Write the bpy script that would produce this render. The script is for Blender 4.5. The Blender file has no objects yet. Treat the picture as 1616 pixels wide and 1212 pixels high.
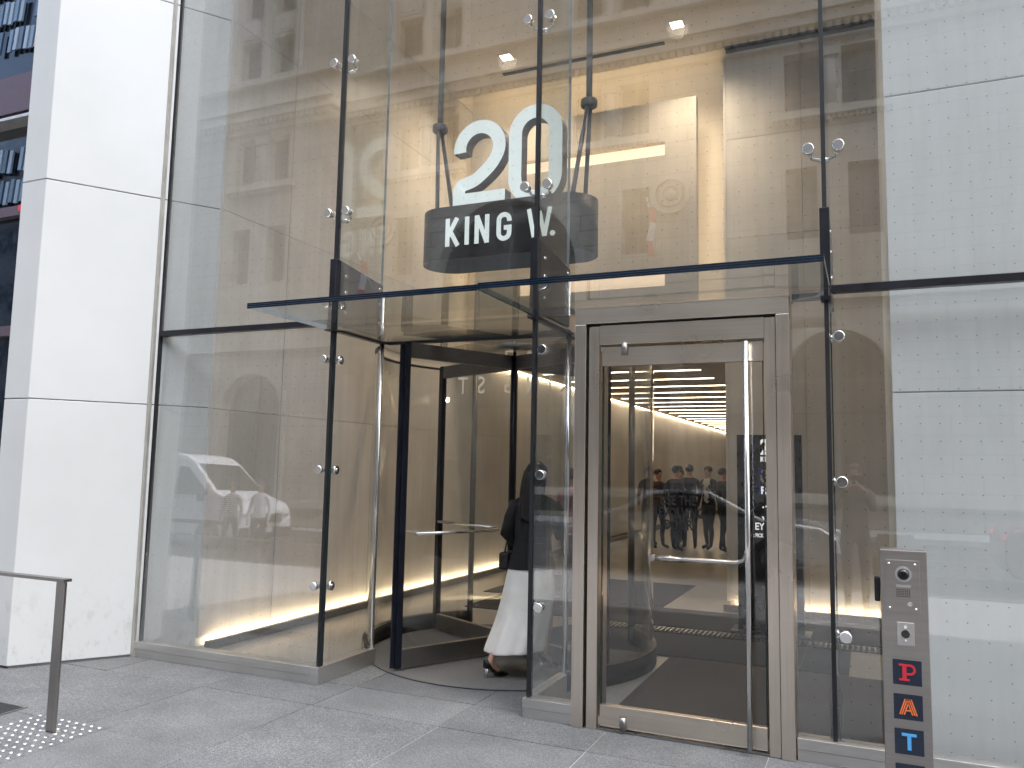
import bpy, bmesh, math, random
from mathutils import Vector, Matrix, noise
random.seed(7)
S = bpy.context.scene
C = S.collection
R = math.radians

# ------------------------------------------------------------------ camera
cam_d = bpy.data.cameras.new('camera')
cam = bpy.data.objects.new('camera', cam_d)
C.objects.link(cam)
S.camera = cam
CAM_YAW, CAM_PITCH, CAM_ROLL = R(-23.8857), R(5.911), R(1.1151)
fw = Vector((math.sin(CAM_YAW)*math.cos(CAM_PITCH), math.cos(CAM_YAW)*math.cos(CAM_PITCH), math.sin(CAM_PITCH)))
rt = Vector((math.cos(CAM_YAW), -math.sin(CAM_YAW), 0))
up = rt.cross(fw)
r2 = math.cos(CAM_ROLL)*rt + math.sin(CAM_ROLL)*up
u2 = -math.sin(CAM_ROLL)*rt + math.cos(CAM_ROLL)*up
cam.matrix_world = Matrix(((r2.x, u2.x, -fw.x, 0), (r2.y, u2.y, -fw.y, 0), (r2.z, u2.z, -fw.z, 1.62), (0, 0, 0, 1)))
cam_d.sensor_width = 36
cam_d.lens = 1263.03/1616*36
cam_d.clip_start = 0.02
cam_d.clip_end = 2000

# ------------------------------------------------------------------ world, sun, exposure
SUN_DIR = Vector((0.36, -0.12, 0.92)).normalized()          # towards the sun
sun_el = math.asin(SUN_DIR.z)
W = bpy.data.worlds.new('World')
S.world = W
W.use_nodes = True
wn = W.node_tree
bg = wn.nodes['Background']
sky = wn.nodes.new('ShaderNodeTexSky')
sky.sky_type = 'NISHITA'
sky.sun_disc = False
sky.sun_elevation = sun_el
sky.sun_rotation = math.atan2(SUN_DIR.x, SUN_DIR.y)
sky.air_density = 1.0
sky.dust_density = 3.0
sky.ozone_density = 0.6
wn.links.new(sky.outputs[0], bg.inputs[0])
bg.inputs[1].default_value = 0.15
sl = bpy.data.lights.new('sun', 'SUN')
sl.energy = 1.5
sl.angle = R(120)
sl.color = (1.0, 0.985, 0.96)
so = bpy.data.objects.new('sun', sl)
C.objects.link(so)
so.rotation_euler = (-SUN_DIR).to_track_quat('-Z', 'Y').to_euler()
S.view_settings.view_transform = 'Standard'
S.view_settings.look = 'None'
S.view_settings.exposure = 1.88
S.view_settings.gamma = 1.0
S.render.engine = 'CYCLES'
cy = S.cycles
cy.use_denoising = True
cy.use_light_tree = False
cy.use_adaptive_sampling = True
cy.adaptive_threshold = 0.02
cy.max_bounces = 7
cy.diffuse_bounces = 3
cy.glossy_bounces = 4
cy.transmission_bounces = 8
cy.transparent_max_bounces = 40
cy.sample_clamp_indirect = 6.0
cy.caustics_reflective = False
cy.caustics_refractive = False

# ------------------------------------------------------------------ materials
MATS = {}
def nt(name):
    m = bpy.data.materials.new(name)
    m.use_nodes = True
    MATS[name] = m
    t = m.node_tree
    b = t.nodes['Principled BSDF']
    return m, t, b

def coords(t, scale=(1, 1, 1), rot=(0, 0, 0), src='Object'):
    tc = t.nodes.new('ShaderNodeTexCoord')
    mp = t.nodes.new('ShaderNodeMapping')
    mp.inputs['Scale'].default_value = scale
    mp.inputs['Rotation'].default_value = rot
    t.links.new(tc.outputs[src], mp.inputs[0])
    return mp.outputs[0]

def noise_tex(t, vec, scale, detail=4, rough=0.55):
    n = t.nodes.new('ShaderNodeTexNoise')
    n.inputs['Scale'].default_value = scale
    n.inputs['Detail'].default_value = detail
    n.inputs['Roughness'].default_value = rough
    t.links.new(vec, n.inputs['Vector'])
    return n.outputs['Fac']

def ramp(t, fac, stops):
    r = t.nodes.new('ShaderNodeValToRGB')
    els = r.color_ramp.elements
    while len(els) < len(stops):
        els.new(0.5)
    for e, (p, c) in zip(els, stops):
        e.position = p
        e.color = (*c, 1) if len(c) == 3 else c
    t.links.new(fac, r.inputs[0])
    return r.outputs[0]

def mixc(t, a, b, fac, mode='MIX'):
    n = t.nodes.new('ShaderNodeMix')
    n.data_type = 'RGBA'
    n.blend_type = mode
    for s, v in ((n.inputs[0], fac), (n.inputs[6], a), (n.inputs[7], b)):
        if isinstance(v, (int, float)):
            s.default_value = v
        elif isinstance(v, tuple):
            s.default_value = (*v, 1) if len(v) == 3 else v
        else:
            t.links.new(v, s)
    return n.outputs[2]

def math_n(t, op, a, b=None):
    n = t.nodes.new('ShaderNodeMath')
    n.operation = op
    for i, v in enumerate((a, b)):
        if v is None:
            continue
        if isinstance(v, (int, float)):
            n.inputs[i].default_value = v
        else:
            t.links.new(v, n.inputs[i])
    return n.outputs[0]

def bump(t, b, h, strength=0.2, dist=0.01):
    n = t.nodes.new('ShaderNodeBump')
    n.inputs['Strength'].default_value = strength
    n.inputs['Distance'].default_value = dist
    t.links.new(h, n.inputs['Height'])
    t.links.new(n.outputs[0], b.inputs['Normal'])

def plain(name, col, rough=0.5, metal=0.0, var=0.12, scale=6, detail=5, stretch=(1, 1, 1), bmp=0.0, rvar=0.1, spec=0.5):
    m, t, b = nt(name)
    v = coords(t, stretch)
    f = noise_tex(t, v, scale, detail)
    lo = tuple(c*(1-var) for c in col)
    hi = tuple(min(1, c*(1+var)) for c in col)
    t.links.new(ramp(t, f, ((0.3, lo), (0.7, hi))), b.inputs['Base Color'])
    rr = ramp(t, f, ((0.3, (max(0.02, rough-rvar),)*3), (0.7, (min(1, rough+rvar),)*3)))
    t.links.new(rr, b.inputs['Roughness'])
    b.inputs['Metallic'].default_value = metal
    b.inputs['Specular IOR Level'].default_value = spec
    if bmp:
        bump(t, b, f, bmp, 0.004)
    return m

def emit(name, col, strength):
    m, t, b = nt(name)
    b.inputs['Base Color'].default_value = (*col, 1)
    b.inputs['Emission Color'].default_value = (*col, 1)
    b.inputs['Emission Strength'].default_value = strength
    return m

def glass(name, tint=(0.975, 0.981, 0.977), f0=0.05, dots=False, wob=0.0, rough=0.0, lean=0.0, film=0.008):
    """architectural pane: what lies behind, seen through the tint, plus a Fresnel mirror image"""
    m, t, b = nt(name)
    t.nodes.remove(b)
    out = t.nodes['Material Output']
    tr = t.nodes.new('ShaderNodeBsdfTransparent')
    tr.inputs[0].default_value = (*tint, 1)
    gl = t.nodes.new('ShaderNodeBsdfGlossy')
    gl.inputs['Roughness'].default_value = rough
    gl.inputs['Color'].default_value = (0.97, 0.99, 1.0, 1)
    ge = t.nodes.new('ShaderNodeNewGeometry')
    d = t.nodes.new('ShaderNodeVectorMath')
    d.operation = 'DOT_PRODUCT'
    t.links.new(ge.outputs['Incoming'], d.inputs[0])
    t.links.new(ge.outputs['Normal'], d.inputs[1])
    c = math_n(t, 'ABSOLUTE', d.outputs['Value'])
    om = math_n(t, 'SUBTRACT', 1.0, c)
    p5 = math_n(t, 'POWER', om, 5.0)
    fr = math_n(t, 'ADD', math_n(t, 'MULTIPLY', p5, 1-f0), f0)
    if wob:
        v = coords(t)
        f = noise_tex(t, v, 0.9, 0)
        bn = t.nodes.new('ShaderNodeBump')
        bn.inputs['Strength'].default_value = wob
        bn.inputs['Distance'].default_value = 0.02
        t.links.new(f, bn.inputs['Height'])
        t.links.new(bn.outputs[0], gl.inputs['Normal'])
    mx = t.nodes.new('ShaderNodeMixShader')
    t.links.new(fr, mx.inputs[0])
    t.links.new(tr.outputs[0], mx.inputs[1])
    t.links.new(gl.outputs[0], mx.inputs[2])
    res = mx.outputs[0]
    # faint dust film; heavier on dotted panes as painted haze for reflected light
    df = t.nodes.new('ShaderNodeBsdfDiffuse')
    df.inputs[0].default_value = (0.55, 0.55, 0.53, 1)
    mx3 = t.nodes.new('ShaderNodeMixShader')
    if dots:
        v = coords(t, (3.0, 3.0, 0.5))
        f = noise_tex(t, v, 2.0, 2, 0.65)
        dust_haze = ramp(t, f, ((0.38, (0.012,)*3), (0.75, (0.05,)*3)))
        t.links.new(dust_haze, mx3.inputs[0])
    else:
        mx3.inputs[0].default_value = film
    t.links.new(res, mx3.inputs[1])
    t.links.new(df.outputs[0], mx3.inputs[2])
    res = mx3.outputs[0]
    if dots:
        tc = t.nodes.new('ShaderNodeTexCoord')
        sp = t.nodes.new('ShaderNodeSeparateXYZ')
        t.links.new(tc.outputs['Object'], sp.inputs[0])
        def cell(o, ph):
            a = math_n(t, 'ADD', o, ph)
            a = math_n(t, 'DIVIDE', a, 0.0975)
            a = math_n(t, 'FRACT', a)
            a = math_n(t, 'SUBTRACT', a, 0.5)
            return math_n(t, 'MULTIPLY', a, a)
        q = math_n(t, 'ADD', cell(sp.outputs[0], 10-0.24+0.04875), cell(sp.outputs[2], 10-1.96+0.04875))
        q = math_n(t, 'LESS_THAN', q, 0.0027/0.0975*0.0027/0.0975)
        front = math_n(t, 'LESS_THAN', math_n(t, 'ADD', sp.outputs[1], math_n(t, 'MULTIPLY', math_n(t, 'SUBTRACT', sp.outputs[2], 1.4), lean)), 5.04)
        q = math_n(t, 'MULTIPLY', q, front)
        dk = t.nodes.new('ShaderNodeBsdfDiffuse')
        dk.inputs[0].default_value = (0.02, 0.02, 0.02, 1)
        m2 = t.nodes.new('ShaderNodeMixShader')
        t.links.new(q, m2.inputs[0])
        t.links.new(res, m2.inputs[1])
        t.links.new(dk.outputs[0], m2.inputs[2])
        res = m2.outputs[0]
    t.links.new(res, out.inputs['Surface'])
    return m

glass('glass_dots', f0=0.11, dots=True, wob=0.012)
glass('glass_tilt', f0=0.105, dots=True, wob=0.02, lean=-0.02)
glass('glass_clear', tint=(0.988, 0.991, 0.989), f0=0.038, film=0.003)
glass('glass_fin', tint=(0.95, 0.965, 0.957), f0=0.06)
glass('glass_canopy', tint=(0.955, 0.968, 0.962), f0=0.05)
glass('glass_door', tint=(0.97, 0.97, 0.965), f0=0.045, film=0.003)
plain('glass_edge', (0.012, 0.03, 0.035), 0.12, var=0.3)
plain('edge_blue', (0.006, 0.016, 0.034), 0.12, var=0.2)
plain('edge_film', (0.35, 0.42, 0.48), 0.2)
plain('silicone', (0.008, 0.009, 0.011), 0.55, var=0.2)
plain('black_steel', (0.011, 0.012, 0.016), 0.35, var=0.3, spec=0.4)
plain('navy_stile', (0.006, 0.008, 0.016), 0.45, var=0.3, spec=0.35)
plain('splice_steel', (0.11, 0.10, 0.09), 0.38, metal=0.6, var=0.15, stretch=(1, 1, 8))

def brushed(name, col, rough=0.3, stretch=(60, 60, 1.2), smudge=True):
    m, t, b = nt(name)
    b.inputs['Metallic'].default_value = 1.0
    v = coords(t, stretch)
    f = noise_tex(t, v, 1.4, 2, 0.6)
    v2 = coords(t)
    g = noise_tex(t, v2, 2.2, 2, 0.5)
    base = ramp(t, f, ((0.25, tuple(c*0.93 for c in col)), (0.75, tuple(min(1, c*1.05) for c in col))))
    if smudge:
        base = mixc(t, base, ramp(t, g, ((0.30, (0.86, 0.85, 0.84)), (0.6, (1, 1, 1)))), 0.6, 'MULTIPLY')
    t.links.new(base, b.inputs['Base Color'])
    t.links.new(ramp(t, g, ((0.3, (rough-0.03,)*3), (0.7, (rough+0.05,)*3))), b.inputs['Roughness'])
    return m
brushed('steel_v', (0.74, 0.665, 0.58), 0.28)
brushed('steel_h', (0.74, 0.665, 0.58), 0.28, (1.2, 60, 60))
brushed('steel_sill', (0.68, 0.67, 0.65), 0.42, (1.2, 60, 60))
brushed('steel_bright', (0.72, 0.71, 0.70), 0.16, (20, 20, 2), False)
brushed('steel_pillar', (0.41, 0.39, 0.37), 0.34, (1.5, 40, 60))
brushed('steel_rail', (0.30, 0.285, 0.27), 0.36)
plain('chrome', (0.78, 0.78, 0.78), 0.12, metal=1.0, var=0.05, rvar=0.03)

# white enamel metal panel, slightly dirty near its foot
def panel_white(name='white_panel', gain=1.0):
    m, t, b = nt(name)
    v = coords(t)
    f = noise_tex(t, v, 1.3, 6, 0.6)
    v2 = coords(t, (1, 1, 0.7))
    g = noise_tex(t, v2, 9.0, 6, 0.75)
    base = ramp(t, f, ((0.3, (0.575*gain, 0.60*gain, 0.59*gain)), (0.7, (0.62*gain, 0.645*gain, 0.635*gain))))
    tc = t.nodes.new('ShaderNodeTexCoord')
    sp = t.nodes.new('ShaderNodeSeparateXYZ')
    t.links.new(tc.outputs['Object'], sp.inputs[0])
    low = ramp(t, sp.outputs[2], ((0.0, (1, 1, 1)), (0.75, (0, 0, 0))))
    spot = ramp(t, g, ((0.52, (0, 0, 0)), (0.70, (1, 1, 1))))
    f2 = mixc(t, low, spot, 1.0, 'MULTIPLY') if gain == 1.0 else 0.0
    base = mixc(t, base, (0.42, 0.42, 0.40), f2)
    t.links.new(base, b.inputs['Base Color'])
    b.inputs['Roughness'].default_value = 0.32
    b.inputs['Specular IOR Level'].default_value = 0.4
panel_white()
panel_white('white_panel_lit', 1.34)  # same panel, colour lightened to replace light lost through the glass
plain('panel_joint', (0.12, 0.12, 0.12), 0.8)
plain('anodised_trim', (0.55, 0.54, 0.50), 0.4, metal=0.7)

# vein-cut beige stone for the lobby
def vein_stone(name, a, bcol, c, rough=0.35, axis=(9, 9, 0.22)):
    m, t, b = nt(name)
    v = coords(t, axis)
    f = noise_tex(t, v, 1.6, 8, 0.62)
    v2 = coords(t, (0.5, 0.5, 0.5))
    g = noise_tex(t, v2, 2.2, 4)
    oi = t.nodes.new('ShaderNodeObjectInfo')
    base = ramp(t, f, ((0.28, a), (0.5, bcol), (0.72, c)))
    base = mixc(t, base, ramp(t, g, ((0.3, (0.86, 0.86, 0.86)), (0.7, (1.08, 1.08, 1.08)))), 1.0, 'MULTIPLY')
    base = mixc(t, base, ramp(t, oi.outputs['Random'], ((0.0, (0.93, 0.93, 0.93)), (1.0, (1.05, 1.05, 1.05)))), 1.0, 'MULTIPLY')
    t.links.new(base, b.inputs['Base Color'])
    b.inputs['Roughness'].default_value = rough
    b.inputs['Specular IOR Level'].default_value = 0.35
vein_stone('stone_wall', (0.68, 0.655, 0.615), (0.72, 0.695, 0.655), (0.755, 0.73, 0.69))
vein_stone('stone_slab', (0.50, 0.465, 0.41), (0.54, 0.50, 0.44), (0.57, 0.53, 0.47), 0.4)
plain('plaster', (0.60, 0.56, 0.50), 0.85, var=0.04, scale=2)
plain('plaster_hall', (0.55, 0.46, 0.36), 0.85, var=0.05, scale=2)

def granite(name, dark, mid, light, stain=0.25, rough=0.7, rnd=0.1, grain=160):
    m, t, b = nt(name)
    v = coords(t, src='Object')
    oi = t.nodes.new('ShaderNodeObjectInfo')
    off = t.nodes.new('ShaderNodeVectorMath')
    off.operation = 'ADD'
    cmb = t.nodes.new('ShaderNodeCombineXYZ')
    k = math_n(t, 'MULTIPLY', oi.outputs['Random'], 37.0)
    for i in range(3):
        t.links.new(k, cmb.inputs[i])
    t.links.new(v, off.inputs[0])
    t.links.new(cmb.outputs[0], off.inputs[1])
    v = off.outputs[0]
    f = noise_tex(t, v, grain, 3, 0.8)
    base = ramp(t, f, ((0.3, dark), (0.48, mid), (0.66, light)))
    f2 = noise_tex(t, v, grain*0.35, 2, 0.6)
    base = mixc(t, base, ramp(t, f2, ((0.35, (0.72,)*3), (0.65, (1.22,)*3))), 0.7, 'MULTIPLY')
    tc = t.nodes.new('ShaderNodeNewGeometry')
    g = noise_tex(t, tc.outputs['Position'], 1.7, 7, 0.68)
    base = mixc(t, base, ramp(t, g, ((0.36, (1-stain,)*3), (0.62, (1.06,)*3))), 1.0, 'MULTIPLY')
    h = noise_tex(t, tc.outputs['Position'], 9.0, 4, 0.7)
    base = mixc(t, base, ramp(t, h, ((0.66, (1,)*3), (0.74, (0.74, 0.73, 0.72)))), 0.5, 'MULTIPLY')
    base = mixc(t, base, ramp(t, oi.outputs['Random'], ((0.0, (1-rnd,)*3), (1.0, (1+rnd,)*3))), 1.0, 'MULTIPLY')
    if name == 'granite':
        vo = t.nodes.new('ShaderNodeTexVoronoi')
        vo.inputs['Scale'].default_value = 2.6
        t.links.new(tc.outputs['Position'], vo.inputs['Vector'])
        sz = t.nodes.new('ShaderNodeSeparateColor')
        t.links.new(vo.outputs['Color'], sz.inputs[0])
        lim = math_n(t, 'MULTIPLY', math_n(t, 'MAXIMUM', math_n(t, 'SUBTRACT', sz.outputs[0], 0.55), 0.0), 0.13)
        gum = math_n(t, 'MULTIPLY', math_n(t, 'LESS_THAN', vo.outputs['Distance'], lim), 0.42)
        base = mixc(t, base, (0.035, 0.035, 0.036), gum)
    t.links.new(base, b.inputs['Base Color'])
    b.inputs['Roughness'].default_value = rough
    bump(t, b, f, 0.25, 0.002)
granite('granite', (0.036, 0.040, 0.043), (0.112, 0.120, 0.124), (0.285, 0.298, 0.304))
granite('terrazzo', (0.14, 0.136, 0.126), (0.27, 0.262, 0.243), (0.42, 0.405, 0.38), 0.15, 0.35, grain=120)
granite('curb_granite', (0.06, 0.06, 0.06), (0.15, 0.15, 0.145), (0.26, 0.26, 0.25), 0.1, 0.5)
granite('concrete_walk', (0.28, 0.28, 0.27), (0.36, 0.355, 0.34), (0.42, 0.415, 0.40), 0.2, 0.85)
plain('asphalt', (0.055, 0.055, 0.056), 0.9, var=0.3, scale=30, bmp=0.3)
plain('joint_dark', (0.36, 0.36, 0.355), 0.9)
plain('road_paint', (0.7, 0.7, 0.66), 0.7, var=0.15, scale=12)
plain('steel_track', (0.35, 0.34, 0.33), 0.3, metal=1)
plain('mat_dark', (0.018, 0.019, 0.021), 0.95, var=0.3, scale=90, bmp=0.4)
plain('mat_brown', (0.048, 0.040, 0.034), 0.95, var=0.25, scale=40, bmp=0.4)
plain('mat_drum', (0.14, 0.137, 0.132), 0.9, var=0.2, scale=60, bmp=0.4)
plain('mat_ring', (0.10, 0.10, 0.10), 0.8)
plain('drum_base', (0.035, 0.033, 0.032), 0.4, metal=0.5, var=0.2)
plain('sign_bronze', (0.030, 0.026, 0.022), 0.42, metal=0.3, var=0.25, scale=3, stretch=(1, 1, 6))
plain('sign_inner', (0.17, 0.20, 0.22), 0.5)
emit('letter_white', (0.78, 0.86, 0.84), 0.19)
plain('hanger_grey', (0.32, 0.32, 0.32), 0.5, metal=0.4, var=0.15)
plain('slot_black', (0.006, 0.006, 0.006), 0.7)
plain('vinyl_black', (0.008, 0.008, 0.008), 0.6)
emit('letter_pale_glow', (0.85, 0.76, 0.60), 0.10)  # pale letters with a slight glow added to make them readable
plain('totem_black', (0.010, 0.010, 0.010), 0.3, var=0.2)
plain('logo_blue', (0.014, 0.045, 0.34), 0.4)
plain('logo_yellow', (0.75, 0.62, 0.08), 0.4)
plain('print_white', (0.8, 0.8, 0.8), 0.5)
emit('screen_white', (0.8, 0.8, 0.8), 0.25)
plain('tile_navy', (0.010, 0.019, 0.038), 0.4, var=0.15)
plain('letter_red', (0.60, 0.03, 0.05), 0.45)
plain('letter_orange', (0.85, 0.20, 0.06), 0.45)
plain('letter_blue', (0.08, 0.36, 0.72), 0.45)
plain('letter_lime', (0.55, 0.72, 0.08), 0.45)
plain('lens_black', (0.006, 0.006, 0.007), 0.08)
plain('plate_light', (0.55, 0.54, 0.52), 0.4, metal=0.8)
plain('rubber', (0.012, 0.012, 0.012), 0.7)
LED = (1.0, 0.80, 0.50)
emit('led_warm', (1.0, 0.78, 0.50), 24.0)
emit('led_wash', (1.0, 0.80, 0.54), 12.0)
emit('led_back', (1.0, 0.76, 0.46), 3.6)
emit('led_slot', (1.0, 0.74, 0.50), 0.42)
emit('led_line', (1.0, 0.86, 0.64), 2.8)
emit('led_down', (1.0, 0.93, 0.78), 2.0)
# people
plain('skin', (0.50, 0.30, 0.215), 0.5, var=0.06)
plain('hair_black', (0.008, 0.007, 0.007), 0.42, var=0.4, scale=12, stretch=(8, 8, 0.8))
plain('hair_brown', (0.03, 0.018, 0.012), 0.5, var=0.3, scale=12)
plain('cloth_black', (0.009, 0.009, 0.010), 0.85, var=0.25, scale=20)
plain('cloth_navy', (0.014, 0.016, 0.024), 0.85, var=0.25, scale=20)
plain('cloth_grey', (0.06, 0.06, 0.065), 0.9, var=0.2, scale=20)
plain('cloth_brown', (0.07, 0.05, 0.04), 0.9, var=0.2, scale=20)
plain('cloth_white', (0.72, 0.72, 0.74), 0.85, var=0.08, scale=14)
plain('cloth_red', (0.30, 0.02, 0.03), 0.85, var=0.2, scale=14)
plain('cloth_magenta', (0.26, 0.03, 0.11), 0.85, var=0.2, scale=14)
plain('denim', (0.05, 0.07, 0.12), 0.9, var=0.2, scale=30)
plain('skirt_satin', (0.86, 0.84, 0.79), 0.5, var=0.06, scale=10, bmp=0.08)
plain('shoe_black', (0.006, 0.006, 0.006), 0.3)
plain('leather', (0.05, 0.03, 0.022), 0.5)
m, t, b = nt('cloth_stripe')
wv = t.nodes.new('ShaderNodeTexWave')
wv.bands_direction = 'Z'
wv.inputs['Scale'].default_value = 7.0
t.links.new(coords(t), wv.inputs['Vector'])
t.links.new(ramp(t, wv.outputs['Fac'], ((0.45, (0.02, 0.02, 0.03)), (0.55, (0.7, 0.7, 0.7)))), b.inputs['Base Color'])
b.inputs['Roughness'].default_value = 0.9

# limestone facade across the street: courses as fine relief
m, t, b = nt('limestone')
v = coords(t, rot=(R(90), 0, 0))
bk = t.nodes.new('ShaderNodeTexBrick')
bk.inputs['Scale'].default_value = 1.0
bk.inputs['Brick Width'].default_value = 1.5
bk.inputs['Row Height'].default_value = 0.55
bk.inputs['Mortar Size'].default_value = 0.018
bk.inputs['Color1'].default_value = (0.42, 0.385, 0.33, 1)
bk.inputs['Color2'].default_value = (0.46, 0.42, 0.36, 1)
bk.inputs['Mortar'].default_value = (0.24, 0.22, 0.19, 1)
t.links.new(v, bk.inputs['Vector'])
g = noise_tex(t, coords(t, (1, 1, 0.35)), 0.8, 7, 0.65)
base = mixc(t, bk.outputs['Color'], ramp(t, g, ((0.3, (0.78, 0.77, 0.75)), (0.7, (1.1, 1.1, 1.08)))), 1.0, 'MULTIPLY')
t.links.new(base, b.inputs['Base Color'])
b.inputs['Roughness'].default_value = 0.9
plain('limestone_trim', (0.45, 0.415, 0.355), 0.9, var=0.12, scale=2)
plain('window_dark', (0.022, 0.026, 0.03), 0.2, var=0.3, scale=0.8)
plain('window_frame', (0.10, 0.11, 0.11), 0.5)
plain('bronze_door', (0.05, 0.035, 0.02), 0.4, metal=0.5)
plain('flag_red', (0.30, 0.02, 0.03), 0.8)
plain('flag_white', (0.5, 0.5, 0.5), 0.8)
# dark tower on the left
plain('spandrel_plum', (0.085, 0.055, 0.065), 0.45, metal=0.2, var=0.08)
plain('tower_glass', (0.006, 0.010, 0.018), 0.08, var=0.4)
m, t, b = nt('louver_blue')
oi = t.nodes.new('ShaderNodeObjectInfo')
t.links.new(ramp(t, oi.outputs['Random'], ((0.0, (0.025, 0.045, 0.075)), (0.5, (0.09, 0.14, 0.20)), (0.85, (0.20, 0.26, 0.32)), (1.0, (0.26, 0.27, 0.22)))), b.inputs['Base Color'])
b.inputs['Roughness'].default_value = 0.25
plain('tower_clad', (0.32, 0.33, 0.35), 0.6, var=0.05)
# vehicles
plain('van_white', (0.74, 0.75, 0.76), 0.25, var=0.04)
plain('car_silver', (0.45, 0.46, 0.47), 0.22, metal=0.5, var=0.05)
plain('car_red', (0.10, 0.025, 0.025), 0.2, var=0.1)
plain('car_glass', (0.012, 0.014, 0.016), 0.05)
plain('car_trim', (0.015, 0.015, 0.016), 0.5)
emit('tail_red', (0.6, 0.02, 0.02), 0.3)
plain('headlamp', (0.6, 0.62, 0.64), 0.1)

# ------------------------------------------------------------------ geometry helpers
def quadbox(bm, x0, x1, y0, y1, z0, z1, mi=0):
    vs = [bm.verts.new(p) for p in ((x0, y0, z0), (x1, y0, z0), (x1, y1, z0), (x0, y1, z0),
                                    (x0, y0, z1), (x1, y0, z1), (x1, y1, z1), (x0, y1, z1))]
    for f in ((3, 2, 1, 0), (4, 5, 6, 7), (0, 1, 5, 4), (1, 2, 6, 5), (2, 3, 7, 6), (3, 0, 4, 7)):
        bm.faces.new([vs[i] for i in f]).material_index = mi
    return vs

def prism(bm, pts, z0, z1, mi=0):
    a = [bm.verts.new((x, y, z0)) for x, y in pts]
    c = [bm.verts.new((x, y, z1)) for x, y in pts]
    n = len(pts)
    fs = [bm.faces.new(a[::-1]), bm.faces.new(c)]
    for i in range(n):
        fs.append(bm.faces.new((a[i], a[(i+1) % n], c[(i+1) % n], c[i])))
    for f in fs:
        f.material_index = mi

def tube(bm, pts, r, seg=12, cap=True, mi=0, radii=None):
    pts = [Vector(p) for p in pts]
    rings = []
    prev = None
    for i, p in enumerate(pts):
        d = (pts[min(i+1, len(pts)-1)] - pts[max(i-1, 0)]).normalized()
        if prev is None:
            ref = Vector((0, 0, 1)) if abs(d.z) < 0.9 else Vector((1, 0, 0))
            u = d.cross(ref).normalized()
        else:
            u = (prev - d*prev.dot(d)).normalized()
        prev = u
        w = d.cross(u)
        rr = radii[i] if radii else r
        rings.append([bm.verts.new(p + rr*(math.cos(2*math.pi*k/seg)*u + math.sin(2*math.pi*k/seg)*w)) for k in range(seg)])
    for a, b2 in zip(rings, rings[1:]):
        for k in range(seg):
            f = bm.faces.new((a[k], a[(k+1) % seg], b2[(k+1) % seg], b2[k]))
            f.smooth = True
            f.material_index = mi
    if cap:
        bm.faces.new(rings[0][::-1]).material_index = mi
        bm.faces.new(rings[-1]).material_index = mi

def loft(bm, rings, cap=True, smooth=True, mi=0):
    vr = [[bm.verts.new(p) for p in r] for r in rings]
    n = len(rings[0])
    for a, b2 in zip(vr, vr[1:]):
        for k in range(n):
            f = bm.faces.new((a[k], a[(k+1) % n], b2[(k+1) % n], b2[k]))
            f.smooth = smooth
            f.material_index = mi
    if cap:
        bm.faces.new(vr[0][::-1]).material_index = mi
        bm.faces.new(vr[-1]).material_index = mi

def finish(name, bm, mats, parent=None, bevel=0.0, seg=2):
    bmesh.ops.recalc_face_normals(bm, faces=bm.faces)
    me = bpy.data.meshes.new(name)
    bm.to_mesh(me)
    bm.free()
    if isinstance(mats, str):
        mats = [mats]
    for k in mats:
        me.materials.append(MATS[k])
    o = bpy.data.objects.new(name, me)
    C.objects.link(o)
    if parent is not None:
        o.parent = parent
        o.matrix_parent_inverse = world_of(parent).inverted()
    if bevel:
        md = o.modifiers.new('bevel', 'BEVEL')
        md.width = bevel
        md.segments = seg
        md.limit_method = 'ANGLE'
    return o

def world_of(o):
    m = Matrix.LocRotScale(o.location, o.rotation_euler, o.scale)
    if o.parent is not None:
        m = world_of(o.parent) @ o.matrix_parent_inverse @ m
    return m

def tag(o, label, cat, group=None, kind=None):
    o['label'] = label
    if cat:
        o['category'] = cat
    if group:
        o['group'] = group
    if kind:
        o['kind'] = kind
    return o

def thing(name, label, cat, loc=(0, 0, 0), rz=0.0, group=None):
    o = bpy.data.objects.new(name, None)
    C.objects.link(o)
    o.location = loc
    o.rotation_euler = (0, 0, rz)
    o.empty_display_size = 0.2
    return tag(o, label, cat, group)

def box(name, x0, x1, y0, y1, z0, z1, mat, parent=None, bevel=0.0):
    bm = bmesh.new()
    quadbox(bm, x0, x1, y0, y1, z0, z1)
    return finish(name, bm, mat, parent, bevel)

def pipe(name, pts, r, mat, parent=None, seg=14, radii=None):
    bm = bmesh.new()
    tube(bm, pts, r, seg, radii=radii)
    return finish(name, bm, mat, parent)

def structure(o, label=None):
    o['kind'] = 'structure'
    if label:
        o['label'] = label
    return o

def copy_tree(o, parent=None):
    c = o.copy()
    C.objects.link(c)
    if parent is not None:
        c.parent = parent
    for ch in list(o.children):
        copy_tree(ch, c)
    return c

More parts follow.
